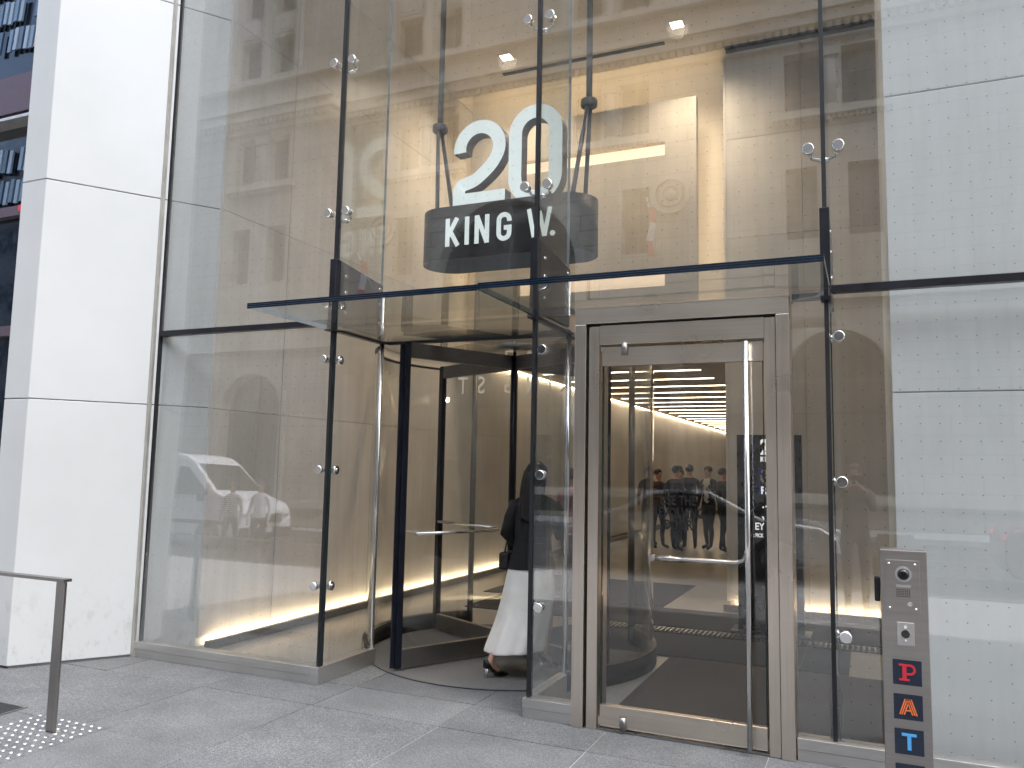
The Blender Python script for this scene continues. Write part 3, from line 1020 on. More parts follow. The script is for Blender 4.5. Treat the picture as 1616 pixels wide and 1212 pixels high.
for k in range(4):
    a = lang - k*math.pi/2
    d = Vector((math.cos(a), math.sin(a), 0))
    n = Vector((-d.y, d.x, 0))
    def lbox(name, s0, s1, t0, z0, z1, mat, parent, off=0.0, bevel=0.0):
        bm = bmesh.new()
        vs = quadbox(bm, s0, s1, -t0+off, t0+off, z0, z1)
        for vt in vs:
            p = vt.co.copy()
            vt.co = RC + d*p.x + n*p.y + Vector((0, 0, p.z))
        return finish(name, bm, mat, parent, bevel)
    leaf = lbox('leaf', 0.04, RAD-0.05, 0.005, 0.15, 2.50, 'glass_clear', rd)
    lbox('outer_stile', RAD-0.055, RAD, 0.026, 0.022, 2.625, 'navy_stile', leaf, 0, 0.004)
    lbox('brush_seal', RAD, RAD+0.035, 0.006, 0.03, 2.6, 'navy_stile', leaf)
    lbox('inner_stile', 0.016, 0.036, 0.008, 0.022, 2.625, 'black_steel', leaf)
    lbox('bottom_rail', 0.05, RAD-0.056, 0.022, 0.022, 0.165, 'steel_rail', leaf, 0, 0.002)
    lbox('top_rail', 0.05, RAD-0.056, 0.022, 2.50, 2.622, 'splice_steel', leaf, 0, 0.002)
    for off in (0.075,):
        bm = bmesh.new()
        p0 = RC + d*0.20 + n*off + Vector((0, 0, 1.07))
        p1 = RC + d*(RAD-0.12) + n*off + Vector((0, 0, 1.07))
        tube(bm, [p0, p1], 0.013, 12)
        for q in (p0 + d*0.015, p1 - d*0.015):
            tube(bm, [q, q - n*off], 0.009, 8)
        finish('push_bar', bm, 'steel_bright', leaf)
# inner glass transom with lettering that reads from the lobby
it = thing('lettered_glass', 'clear glass band behind the revolving door with mirrored pale street lettering', 'glass panel', (-3.6, 7.9, 2.3))
box('pane', -5.2, -1.62, 7.886, 7.898, 2.25, 2.68, 'glass_clear', it)
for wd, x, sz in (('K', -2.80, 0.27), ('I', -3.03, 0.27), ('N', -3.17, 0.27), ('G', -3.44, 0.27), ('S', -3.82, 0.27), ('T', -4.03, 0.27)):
    text('letter', wd, sz, 'letter_pale_glow', (x, 7.90, 2.42), (-1, 0, 0), (0, 0, 1), it, 0.8, 0.0008)

# ================================================================== HANGING SIGN
SGY = 6.60
hs = thing('hanging_sign', 'dark oval hanging sign box reading 20 King W. above the revolving door', 'sign', (-2.99, SGY, 3.47))
def stadium(cx, cy_, hl, r, n=18):
    pts = []
    for k in range(n+1):
        a = R(-90+180*k/n)
        pts.append((cx+hl+r*math.cos(a), cy_+r*math.sin(a)))
    for k in range(n+1):
        a = R(90+180*k/n)
        pts.append((cx-hl+r*math.cos(a), cy_+r*math.sin(a)))
    return pts
outp = stadium(-2.99, SGY, 0.593, 0.265)
inp = stadium(-2.99, SGY, 0.593, 0.247)
bm = bmesh.new()
SB0, SB1 = 3.505, 4.005
ro0 = [bm.verts.new((x, y, SB0)) for x, y in outp]
ro1 = [bm.verts.new((x, y, SB1)) for x, y in outp]
ri0 = [bm.verts.new((x, y, SB0)) for x, y in inp]
ri1 = [bm.verts.new((x, y, SB1-0.02)) for x, y in inp]
N = len(outp)
for k in range(N):
    j = (k+1) % N
    f = bm.faces.new((ro0[k], ro0[j], ro1[j], ro1[k])); f.smooth = True
    f = bm.faces.new((ri0[j], ri0[k], ri1[k], ri1[j])); f.smooth = True; f.material_index = 1
    bm.faces.new((ro0[j], ro0[k], ri0[k], ri0[j]))
bm.faces.new(ro1)
bm.faces.new(ri1[::-1]).material_index = 1
finish('sign_box', bm, ['sign_bronze', 'sign_inner'], hs)
# digits: white face, dark returns
def digit_mesh(name, pts, w, closed, y0, y1):
    bm = bmesh.new()
    stroke(bm, pts, w, y0, y1, closed)
    bmesh.ops.recalc_face_normals(bm, faces=bm.faces)
    for f in bm.faces:
        f.material_index = 0 if f.normal.y < -0.9 else 1
    return finish(name, bm, ['letter_white', 'sign_bronze'], hs)
def mp(pts, x0, z0, h):
    return [(x0+h*x, z0+h*z) for x, z in pts]
SW = 0.155
two = arc(0.325, 0.673, 0.248, 190, -20, 22) + [(0.535, 0.53)]
two += [(0.48, 0.465), (0.22, 0.285), (0.14, 0.215), (0.095, 0.15), (SW/2, 0.10), (SW/2, SW/2*0.85), (0.62, SW/2*0.85)]
two = arc(0.325, 0.673, 0.248, 188, -22, 22)
# smooth diagonal and tail
def bez(p0, p1, p2, p3, n=12):
    out = []
    for i in range(1, n+1):
        t_ = i/n
        u_ = 1-t_
        out.append((u_**3*p0[0]+3*u_*u_*t_*p1[0]+3*u_*t_*t_*p2[0]+t_**3*p3[0], u_**3*p0[1]+3*u_*u_*t_*p1[1]+3*u_*t_*t_*p2[1]+t_**3*p3[1]))
    return out
two += bez(two[-1], (0.50, 0.46), (0.42, 0.40), (0.32, 0.325))
two += bez(two[-1], (0.20, 0.24), (0.0775, 0.29), (0.0775, 0.185), 12)
two += [(0.0775, 0.0775), (0.655, 0.0775)]
digit_mesh('digit', mp(two, -3.475, 4.008, 0.815), 0.155*0.815, False, 6.40, 6.53)
zero = arc(0.315, 0.745, 0.237, 0, 180, 18) + arc(0.315, 0.255, 0.237, 180, 360, 18)
digit_mesh('digit', mp(zero, -2.912, 4.008, 0.825), 0.155*0.825, True, 6.40, 6.53)
# KING W. on the front of the box
LZ0, LH = 3.625, 0.262
LWD = 0.042
LY0, LY1 = 6.329, 6.337
def letter(name, strokes, dot=None):
    bm = bmesh.new()
    for k, (pts, cl) in enumerate(strokes):
        stroke(bm, pts, LWD, LY0+0.0006*k, LY1, cl)
    if dot:
        tube(bm, [(dot[0], LY0, dot[1]), (dot[0], LY1, dot[1])], 0.024, 16)
    for f in bm.faces:
        f.material_index = 0
    return finish(name, bm, 'letter_white', hs)
h2 = LWD/2
zt, zb = LZ0+LH, LZ0
x = -3.505
letter('letter', [([(x+h2, zb), (x+h2, zt)], False), ([(x+h2, zb+0.09), (x+0.118, zt)], False), ([(x+0.052, zb+0.135), (x+0.128, zb)], False)])
x = -3.305
letter('letter', [([(x+h2, zb), (x+h2, zt)], False)])
x = -3.205
letter('letter', [([(x+h2, zb), (x+h2, zt)], False), ([(x+0.145-h2, zb), (x+0.145-h2, zt)], False), ([(x+h2, zt-0.004), (x+0.145-h2, zb+0.004)], False)])
x = -2.985
g_pts = [(x+0.145-h2, zt-0.085)] + arc(x+0.0725, zt-h2-0.052, 0.0725-h2, 0, 180, 10, 0.052) + arc(x+0.0725, zb+h2+0.052, 0.0725-h2, 180, 360, 10, 0.052) + [(x+0.145-h2, zb+0.12), (x+0.072, zb+0.12)]
letter('letter', [(g_pts, False)])
x = -2.685
wv_ = [(x+0.012, zt), (x+0.062, zb+0.006), (x+0.112, zt-0.03), (x+0.162, zb+0.006), (x+0.212, zt)]
bm = bmesh.new()
for k in range(4):
    stroke(bm, [wv_[k], wv_[k+1]], 0.038, LY0+0.0006*(k % 2), LY1)
for f in bm.faces:
    f.material_index = 0
finish('letter', bm, 'letter_white', hs)
bm = bmesh.new()
tube(bm, [(-2.447, LY0, zb+0.024), (-2.447, LY1, zb+0.024)], 0.024, 18)
finish('full_stop', bm, 'letter_white', hs)
for x in (-3.745, -2.215):
    pipe('hanger_rod', [(x, SGY, 4.90), (x, SGY, CEIL)], 0.028, 'hanger_grey', hs)
    bm = bmesh.new()
    tube(bm, [(x, SGY, 4.865), (x, SGY, 4.87), (x, SGY, 4.93), (x, SGY, 4.935)], 0.075, 20, radii=[0.068, 0.075, 0.075, 0.068])
    finish('collar', bm, 'hanger_grey', hs)
    for dy in (-0.17, 0.17):
        pipe('hanger_leg', [(x, SGY+dy*0.2, 4.88), (x+(0.09 if x < -3 else -0.09), SGY+dy, 3.99)], 0.020, 'hanger_grey', hs)

# ================================================================== TOTEM IN THE LOBBY
to = thing('directory_totem', 'black free-standing directory sign with blue logo behind the swing door', 'sign', (-0.9, 8.7, 0))
box('totem_body', -1.235, -0.60, 8.62, 8.74, 0.0, 2.0, 'totem_black', to, 0.004)
box('totem_base', -1.30, -0.54, 8.50, 8.86, 0.0, 0.02, 'black_steel', to)
text('lettering', '20', 0.22, 'screen_white', (-1.0, 8.617, 1.80), (1, 0, 0), (0, 0, 1), to, 0.8, 0.0008, 0.006)
text('lettering', 'KING W.', 0.07, 'screen_white', (-1.0, 8.617, 1.725), (1, 0, 0), (0, 0, 1), to, 0.85, 0.0008, 0.003)
bm = bmesh.new()
sh = [(-1.02, 1.66), (-0.72, 1.66), (-0.72, 1.42), (-0.80, 1.36), (-0.87, 1.335), (-0.94, 1.36), (-1.02, 1.395)]
vs0 = [bm.verts.new((px, 8.614, pz)) for px, pz in sh]
vs1 = [bm.verts.new((px, 8.619, pz)) for px, pz in sh]
bm.faces.new(vs0); bm.faces.new(vs1[::-1])
for k in range(len(sh)):
    bm.faces.new((vs0[k], vs0[(k+1) % len(sh)], vs1[(k+1) % len(sh)], vs1[k]))
lg = finish('logo_shield', bm, 'logo_blue', to)
bm = bmesh.new()
stroke(bm, arc(-0.965, 1.615, 0.022, 200, -60, 10), 0.012, 8.6115, 8.6135)
stroke(bm, bez((-0.995, 1.60), (-1.0, 1.55), (-0.97, 1.52), (-0.93, 1.49)), 0.012, 8.6115, 8.6135)
stroke(bm, bez((-1.0, 1.56), (-0.99, 1.52), (-0.96, 1.50), (-0.92, 1.46)), 0.012, 8.6110, 8.6135)
stroke(bm, bez((-0.965, 1.59), (-0.95, 1.55), (-0.93, 1.54), (-0.90, 1.53)), 0.012, 8.6105, 8.6135)
for f in bm.faces:
    f.material_index = 0
finish('logo_mark', bm, 'logo_yellow', to)
text('lettering', 'RBC', 0.105, 'screen_white', (-1.0, 8.612, 1.395), (1, 0, 0), (0, 0, 1), to, 0.95, 0.0008, 0.003)
text('lettering', 'EY', 0.10, 'screen_white', (-1.062, 8.617, 1.03), (1, 0, 0), (0, 0, 1), to, 0.85, 0.0008, 0.002)
text('lettering', ': PICK', 0.052, 'screen_white', (-1.075, 8.617, 0.955), (1, 0, 0), (0, 0, 1), to, 0.7, 0.0008, 0.0016)
bm = bmesh.new()
stroke(bm, [(-0.985, 1.165), (-0.955, 1.115)], 0.014, 8.615, 8.618)
stroke(bm, [(-0.985, 1.255), (-0.93, 1.275)], 0.016, 8.615, 8.618)
for f in bm.faces:
    f.material_index = 0
finish('arrow_mark', bm, 'screen_white', to)

# ================================================================== INTERCOM PILLAR
IY = 4.40
ip = thing('intercom_pillar', 'brushed steel post with door intercom and navy letter tiles', 'intercom post', (0.155, IY+0.06, 0))
IX = 0.05
box('pillar_body', IX, IX+0.206, IY, IY+0.13, 0.0, 1.252, 'steel_pillar', ip, 0.004)
plate = box('intercom_plate', IX+0.022, IX+0.172, IY-0.004, IY-0.0005, 0.955, 1.205, 'steel_pillar', ip, 0.0015)
for dx in (0.038, 0.152):
    for z in (1.186, 0.975):
        bm = bmesh.new()
        tube(bm, [(IX+dx, IY-0.004, z), (IX+dx, IY-0.008, z), (IX+dx, IY-0.010, z)], 0.006, 10, radii=[0.007, 0.006, 0.003])
        finish('screw', bm, 'chrome', plate)
bm = bmesh.new()
tube(bm, [(IX+0.101, IY-0.003, 1.138), (IX+0.101, IY-0.012, 1.138)], 0.037, 28)
finish('camera_ring', bm, 'plate_light', plate)
bm = bmesh.new()
tube(bm, [(IX+0.101, IY-0.013, 1.138), (IX+0.101, IY-0.022, 1.138), (IX+0.101, IY-0.028, 1.138)], 0.024, 24, radii=[0.027, 0.022, 0.010])
finish('camera_lens', bm, 'lens_black', plate)
box('light_bar', IX+0.068, IX+0.132, IY-0.0075, IY-0.0045, 1.076, 1.088, 'plate_light', plate)
bm = bmesh.new()
for i in range(7):
    for j in range(5):
        quadbox(bm, IX+0.069+i*0.009, IX+0.074+i*0.009, IY-0.0062, IY-0.0042, 1.030+j*0.008, 1.034+j*0.008)
finish('speaker_grille', bm, 'slot_black', plate)
bm = bmesh.new()
tube(bm, [(IX+0.126, IY-0.003, 0.998), (IX+0.126, IY-0.011, 0.998)], 0.0105, 16)
finish('call_button', bm, 'chrome', plate)
pl2 = box('key_plate', IX+0.066, IX+0.142, IY-0.006, IY-0.0005, 0.800, 0.910, 'plate_light', ip, 0.0025)
bm = bmesh.new()
tube(bm, [(IX+0.103, IY-0.0065, 0.855), (IX+0.103, IY-0.0085, 0.855)], 0.019, 22)
finish('key_hole', bm, 'lens_black', pl2)
for z in (0.888, 0.826):
    bm = bmesh.new()
    tube(bm, [(IX+0.103, IY-0.006, z), (IX+0.103, IY-0.010, z)], 0.005 if z < 0.85 else 0.007, 10)
    finish('screw', bm, 'chrome', pl2)
box('card_reader', IX-0.028, IX-0.002, IY+0.03, IY+0.10, 0.995, 1.11, 'rubber', ip, 0.006)
for k, (ch, mt, z1) in enumerate((('P', 'letter_red', 0.733), ('A', 'letter_orange', 0.573), ('T', 'letter_blue', 0.413), ('H', 'letter_lime', 0.252))):
    tl = box('letter_tile', IX+0.043, IX+0.168, IY-0.003, IY-0.0005, z1-0.117, z1, 'tile_navy', ip)
    cx_ = IX+0.1055
    z0 = z1-0.096
    ya, yb = IY-0.0055, IY-0.0032
    bm = bmesh.new()
    if ch == 'P':
        stroke(bm, [(cx_-0.012, z0+0.006), (cx_-0.012, z0+0.070)], 0.018, ya, yb)
        stroke(bm, [(cx_-0.036, z0+0.004), (cx_+0.010, z0+0.004)], 0.009, ya-0.0003, yb)
        stroke(bm, [(cx_-0.036, z0+0.072)] + [(cx_+0.012, z0+0.072)] + arc(cx_+0.014, z0+0.052, 0.018, 80, -80, 8, 0.020) + [(cx_-0.006, z0+0.030)], 0.010, ya-0.0006, yb)
    elif ch == 'A':
        for s in (-1, 1):
            for dx in (0.0, 0.010, 0.019):
                stroke(bm, [(cx_+s*(0.018+dx), z0+0.002), (cx_+s*(dx-0.006), z0+0.074)], 0.0055, ya-0.0003*(dx > 0.015), yb)
        stroke(bm, [(cx_-0.014, z0+0.022), (cx_+0.014, z0+0.022)], 0.006, ya-0.0006, yb)
    elif ch == 'T':
        stroke(bm, [(cx_, z0), (cx_, z0+0.066)], 0.017, ya, yb)
        stroke(bm, [(cx_-0.032, z0+0.070), (cx_+0.032, z0+0.070)], 0.013, ya-0.0003, yb)
    else:
        for s in (-1, 1):
            stroke(bm, [(cx_+s*0.024, z0), (cx_+s*0.024, z0+0.074)], 0.015, ya, yb)
        stroke(bm, [(cx_-0.024, z0+0.037), (cx_+0.024, z0+0.037)], 0.012, ya-0.0003, yb)
    for f in bm.faces:
        f.material_index = 0
    finish('letter', bm, mt, tl)

# ================================================================== HANDRAIL, TACTILE STUDS, GRATE
hr = thing('handrail', 'flat steel handrail at the head of the steps', 'handrail', (-4.475, 3.43, 0))
box('post', -4.512, -4.437, 3.424, 3.44, 0.006, 0.874, 'steel_rail', hr, 0.001)
box('top_bar', -6.6, -4.437, 3.424-0.008, 3.44+0.03, 0.875, 0.893, 'steel_rail', hr, 0.001)
box('foot_plate', -4.53, -4.42, 3.405, 3.46, 0.0, 0.006, 'steel_bright', hr, 0.001)
box('post', -6.6, -6.53, 3.424, 3.44, 0.0, 0.874, 'steel_rail', hr)
ts = thing('tactile_studs', 'patch of steel warning studs set in the granite at the handrail foot', 'tactile paving', (-4.45, 3.4, 0))
bm = bmesh.new()
tube(bm, [(0, 0, 0), (0, 0, 0.003), (0, 0, 0.005)], 0.014, 10, radii=[0.015, 0.014, 0.009])
bmesh.ops.recalc_face_normals(bm, faces=bm.faces)
st_me = bpy.data.meshes.new('stud')
bm.to_mesh(st_me)
bm.free()
st_me.materials.append(MATS['chrome'])
box('stud_bed', -4.84, -4.24, 2.55, 3.655, -0.0015, 0.0012, 'granite', ts)
for i in range(9):
    for j in range(17):
        sxp, syp = -4.81+i*0.066, 2.60+j*0.063
        o = bpy.data.objects.new('stud', st_me)
        C.objects.link(o)
        o.parent = ts
        o.location = (sxp+4.45, syp-3.4, 0.001)
ga = thing('entrance_grate', 'dark recessed grate in the pavement at the left edge', 'grate', (-5.4, 3.6, 0))
box('grate_mat', -6.1, -5.05, 3.34, 3.67, -0.002, 0.002, 'mat_dark', ga)
for y0 in (3.325, 3.67):
    box('grate_frame', -6.1, -5.035, y0, y0+0.015, -0.002, 0.004, 'steel_rail', ga)
box('grate_frame', -5.05, -5.035, 3.34, 3.67, -0.002, 0.004, 'steel_rail', ga)

# ================================================================== PEOPLE
def skin_mesh(verts, edges, radii, sub=2):
    me = bpy.data.meshes.new('tmp_body')
    me.from_pydata([tuple(v) for v in verts], edges, [])
    o = bpy.data.objects.new('tmp_body', me)
    C.objects.link(o)
    md = o.modifiers.new('skin', 'SKIN')
    md.use_smooth_shade = True
    sv = me.skin_vertices[0].data
    for k, r_ in enumerate(radii):
        rr = r_ if isinstance(r_, tuple) else (r_, r_)
        sv[k].radius = rr
        sv[k].use_root = (k == 0)
    ms = o.modifiers.new('sub', 'SUBSURF')
    ms.levels = sub
    ms.render_levels = sub
    dg = bpy.context.evaluated_depsgraph_get()
    out = bpy.data.meshes.new_from_object(o.evaluated_get(dg))
    bpy.data.objects.remove(o)
    bpy.data.meshes.remove(me)
    return out

def ellipsoid(bm, c, rx, ry, rz, u=14, v_=10, mi=0, zmin=-1.0, taper=0.0):
    c = Vector(c)
    rings = []
    for i in range(v_+1):
        ph = -math.pi/2 + math.pi*i/v_
        zz = math.sin(ph)
        rr = max(0.02, math.cos(ph))*(1 - taper*max(0, -zz))
        rings.append([c+Vector((rx*rr*math.cos(2*math.pi*k/u), ry*rr*math.sin(2*math.pi*k/u), rz*zz)) for k in range(u)])
    loft(bm, rings, mi=mi)

def person(label, loc, rz, height=1.75, top='cloth_navy', bottom='cloth_grey', hair='hair_black', shoe='shoe_black', arms='down', stride=0.08,
           group=None, long_hair=False, skirt=False, inner=None, lean=0.0, cat='person'):
    """one continuous body facing local -y; feet at local z = 0"""
    P = thing('person', label, cat, loc, rz, group)
    k = height/1.76
    J = {}
    V, E_, Rad = [], [], []
    def jt(n, p, r_, par=None):
        J[n] = len(V)
        V.append(Vector(p)*k)
        Rad.append(tuple(q*k for q in r_) if isinstance(r_, tuple) else r_*k)
        if par is not None:
            E_.append((J[par], J[n]))
    jt('pelvis', (0, 0, 0.98), (0.155, 0.105))
    jt('waist', (0, 0.0-lean*0.1, 1.12), (0.135, 0.095), 'pelvis')
    jt('chest', (0, 0.01-lean*0.25, 1.33), (0.165, 0.11), 'waist')
    jt('collar', (0, 0.015-lean*0.35, 1.46), (0.10, 0.075), 'chest')
    jt('neck', (0, 0.01-lean*0.4, 1.53), 0.052, 'collar')
    jt('jaw', (0, -0.015-lean*0.45, 1.595), (0.062, 0.07), 'neck')
    jt('head', (0, -0.01-lean*0.45, 1.665), (0.076, 0.092), 'jaw')
    jt('crown', (0, 0.0-lean*0.45, 1.725), (0.055, 0.065), 'head')
    for s, sd_ in ((-1, 'l'), (1, 'r')):
        jt('hip'+sd_, (s*0.095, 0, 0.90), 0.095, 'pelvis')
        st_ = stride*s
        jt('knee'+sd_, (s*0.10, -st_*0.7-0.01, 0.50), 0.058, 'hip'+sd_)
        jt('calf'+sd_, (s*0.10, -st_*0.5+0.012, 0.36), 0.056, 'knee'+sd_)
        jt('ankle'+sd_, (s*0.10, -st_+0.02, 0.085), 0.037, 'calf'+sd_)
        jt('toe'+sd_, (s*0.115, -st_-0.15, 0.035), (0.04, 0.03), 'ankle'+sd_)
        jt('shoulder'+sd_, (s*0.175, 0.015-lean*0.3, 1.42), 0.062, 'collar')
        if arms == 'phone':
            el, wr, hd = (s*0.21, -0.10, 1.22), (s*0.09, -0.30, 1.46), (s*0.06, -0.34, 1.52)
        elif arms == 'fold':
            el, wr, hd = (s*0.24, 0.02, 1.16), (s*0.10, -0.20, 1.12), (s*0.02, -0.22, 1.13)
        elif arms == 'one' and s > 0:
            el, wr, hd = (s*0.25, -0.02, 1.17), (s*0.22, -0.22, 1.22), (s*0.20, -0.29, 1.26)
        else:
            el, wr, hd = (s*0.235, 0.03, 1.14), (s*0.245, -0.04, 0.90), (s*0.24, -0.06, 0.83)
        jt('elbow'+sd_, el, 0.044, 'shoulder'+sd_)
        jt('wrist'+sd_, wr, 0.029, 'elbow'+sd_)
        jt('hand'+sd_, hd, (0.034, 0.022), 'wrist'+sd_)
    me = skin_mesh(V, E_, Rad)
    me.name = 'body'
    mats = ['skin', top, bottom, shoe, inner or top]
    for mn in mats:
        me.materials.append(MATS[mn])
    hands = [V[J['handl']], V[J['handr']]]
    for p in me.polygons:
        c = p.center
        zz = c.z/k
        if zz > 1.505:
            mi = 0
        elif min((c-h).length for h in hands) < 0.075*k:
            mi = 0
        elif zz < 0.075:
            mi = 3
        elif zz < 0.95 and abs(c.x)/k < 0.2:
            mi = 2
        elif inner and c.y < -0.04 and abs(c.x)/k < 0.05+0.06*(zz-1.0) and zz > 1.0:
            mi = 4
        else:
            mi = 1
        p.material_index = mi
        p.use_smooth = True
    b_ = bpy.data.objects.new('body', me)
    C.objects.link(b_)
    b_.parent = P
    # fingers
    for sd_, s in (('l', -1), ('r', 1)):
        h = V[J['hand'+sd_]]
        w_ = V[J['wrist'+sd_]]
        d = (h-w_).normalized()
        side = Vector((0, 1, 0)) if abs(d.z) > 0.6 else Vector((0, 0, 1))
        side = (side - d*side.dot(d)).normalized()
        nrm = d.cross(side)
        bm = bmesh.new()
        for i in range(4):
            o0 = h + d*0.01 + side*(i-1.5)*0.017*k
            ln = (0.062, 0.072, 0.067, 0.052)[i]*k
            tube(bm, [o0, o0+d*ln*0.6+nrm*0.004*s, o0+d*ln+nrm*0.016*s], 0.008*k, 6)
        o0 = h - d*0.02 + side*0.03*k
        tube(bm, [o0, o0+d*0.03*k+side*0.016*k, o0+d*0.055*k+side*0.018*k], 0.009*k, 6)
        f_ = finish('fingers', bm, 'skin', None)
        f_.parent = P
    hc_ = V[J['head']]
    bm = bmesh.new()
    ellipsoid(bm, hc_+Vector((0, 0.018, 0.035))*k, 0.088*k, 0.098*k, 0.088*k)
    for vt in bm.verts:
        if vt.co.y < hc_.y-0.055*k and vt.co.z < hc_.z+0.06*k:
            vt.co.y = hc_.y-0.05*k
        vt.co += Vector((0, 0, 0.006*k*noise.noise(vt.co*22)))
    if long_hair:
        rings = []
        for i in range(9):
            f = i/8
            zc_ = hc_.z+0.03*k - f*0.42*k
            wx, wy = (0.092-0.012*f)*k*(1-0.45*max(0, f-0.75)*4*0.5), (0.07-0.03*f)*k
            rings.append([Vector((wx*math.cos(a), hc_.y+0.05*k+0.05*k*f+wy*math.sin(a)+0.004*math.sin(7*a+3*f), zc_)) for a in [2*math.pi*q/18 for q in range(18)]])
        loft(bm, rings)
    hh = finish('hair', bm, hair, None)
    hh.parent = P
    # face
    bm = bmesh.new()
    nz = hc_+Vector((0, -0.088, -0.022))*k
    vs = [bm.verts.new(nz+Vector(q)*k) for q in ((0, 0.004, 0.032), (-0.014, 0.012, -0.006), (0.014, 0.012, -0.006), (0, -0.018, -0.004))]
    for q in ((0, 1, 3), (0, 3, 2), (1, 2, 3), (0, 2, 1)):
        bm.faces.new([vs[i] for i in q])
    n_ = finish('nose', bm, 'skin', None); n_.parent = P
    for s in (-1, 1):
        bm = bmesh.new()
        ellipsoid(bm, hc_+Vector((s*0.030, -0.076, 0.004))*k, 0.012*k, 0.008*k, 0.006*k, 8, 6)
        e_ = finish('eye', bm, 'hair_black', None); e_.parent = P
        bm = bmesh.new()
        ellipsoid(bm, hc_+Vector((s*0.076, 0.008, -0.01))*k, 0.009*k, 0.018*k, 0.030*k, 8, 6)
        e_ = finish('ear', bm, 'skin', None); e_.parent = P
    bm = bmesh.new()
    ellipsoid(bm, hc_+Vector((0, -0.075, -0.052))*k, 0.024*k, 0.008*k, 0.006*k, 8, 6)
    e_ = finish('mouth', bm, 'cloth_brown', None); e_.parent = P
    return P

GL = 'people talking in the hallway'
person('man in dark suit jacket and pale shirt standing in the hallway', (-3.02, 17.0, 0), R(-25), 1.70, 'cloth_navy', 'cloth_grey', inner='cloth_white', arms='one', group=GL)
person('person in black jacket with back to the door, left of the suited man', (-3.52, 16.2, 0), R(160), 1.69, 'cloth_black', 'cloth_navy', group=GL)
person('person in dark brown coat at the left of the hallway group', (-3.98, 16.6, 0), R(60), 1.62, 'cloth_brown', 'cloth_black', group=GL, arms='fold')
person('person in grey top half hidden among the hallway group', (-3.68, 17.4, 0), R(10), 1.62, 'cloth_grey', 'cloth_black', group=GL)
person('person in dark coat over a red top near the hallway wall end', (-2.66, 16.6, 0), R(120), 1.66, 'cloth_black', 'cloth_black', group=GL, inner='cloth_red')
person('person with magenta top seen beside the drum in the lobby', (-3.35, 9.4, 0), R(150), 1.60, 'cloth_magenta', 'cloth_black', hair='hair_brown', arms='fold')

person('person in black top at the far left of the hallway group beside the drum', (-4.35, 17.3, 0), R(30), 1.66, 'cloth_black', 'cloth_black', hair='hair_brown', group=GL)
person('broad person in dark coat in the middle of the hallway group', (-3.36, 16.75, 0), R(200), 1.72, 'cloth_navy', 'cloth_black', group=GL, arms='fold')
person('person in dark brown jacket behind the hallway group', (-3.85, 18.0, 0), R(-20), 1.70, 'cloth_brown', 'cloth_grey', group=GL)

# the woman walking into the revolving door
wm = thing('person', 'woman in black top and long white skirt stepping into the revolving door', 'person', (-2.475, 6.04, 0), 0)
wo = Vector((-2.475, 6.04, 0))
def wp(x_, y_, z_):
    return wo + Vector((x_, y_, z_))
V = [wp(0, 0, 0.93), wp(0.0, 0.02, 1.06), wp(0.0, 0.05, 1.24), wp(0.0, 0.06, 1.36), wp(0.0, 0.07, 1.43), wp(0.0, 0.09, 1.49), wp(0, 0.10, 1.545), wp(0, 0.09, 1.60)]
Rd = [(0.14, 0.10), (0.118, 0.085), (0.142, 0.095), (0.085, 0.062), 0.044, (0.052, 0.058), (0.066, 0.08), (0.05, 0.06)]
Ed = [(i, i+1) for i in range(7)]
def addv(p, r_, par):
    V.append(p); Rd.append(r_); Ed.append((par, len(V)-1)); return len(V)-1
# trailing left leg, heel raised
h_ = addv(wp(-0.085, -0.02, 0.85), 0.085, 0)
h_ = addv(wp(-0.11, -0.07, 0.48), 0.050, h_)
h_ = addv(wp(-0.14, -0.15, 0.34), 0.044, h_)
h_ = addv(wp(-0.212, -0.30, 0.125), 0.027, h_)
addv(wp(-0.165, -0.21, 0.045), (0.030, 0.020), h_)
# leading right leg
h_ = addv(wp(0.085, 0.03, 0.85), 0.085, 0)
h_ = addv(wp(0.10, 0.12, 0.48), 0.054, h_)
h_ = addv(wp(0.09, 0.13, 0.34), 0.050, h_)
h_ = addv(wp(0.065, 0.11, 0.12), 0.030, h_)
addv(wp(0.105, 0.21, 0.05), (0.030, 0.020), h_)
# arms
h_ = addv(wp(-0.155, 0.06, 1.325), 0.052, 3)
h_ = addv(wp(-0.225, 0.03, 1.08), 0.042, h_)
h_ = addv(wp(-0.175, 0.17, 0.96), 0.028, h_)
hl = addv(wp(-0.15, 0.23, 0.95), (0.03, 0.02), h_)
h_ = addv(wp(0.155, 0.06, 1.325), 0.052, 3)
h_ = addv(wp(0.215, 0.09, 1.09), 0.040, h_)
h_ = addv(wp(0.15, 0.27, 1.07), 0.027, h_)
hrr = addv(wp(0.13, 0.34, 1.08), (0.03, 0.02), h_)
me = skin_mesh(V, Ed, Rd)
me.name = 'body'
for mn in ('skin', 'cloth_black'):
    me.materials.append(MATS[mn])
for p in me.polygons:
    c = p.center
    p.use_smooth = True
    hand = min((c-V[hl]).length, (c-V[hrr]).length) < 0.07
    p.material_index = 1 if 0.80 < c.z < 1.40 and not hand else 0
bo = bpy.data.objects.new('body', me)
C.objects.link(bo)
bo.parent = wm
bo.matrix_parent_inverse = world_of(wm).inverted()
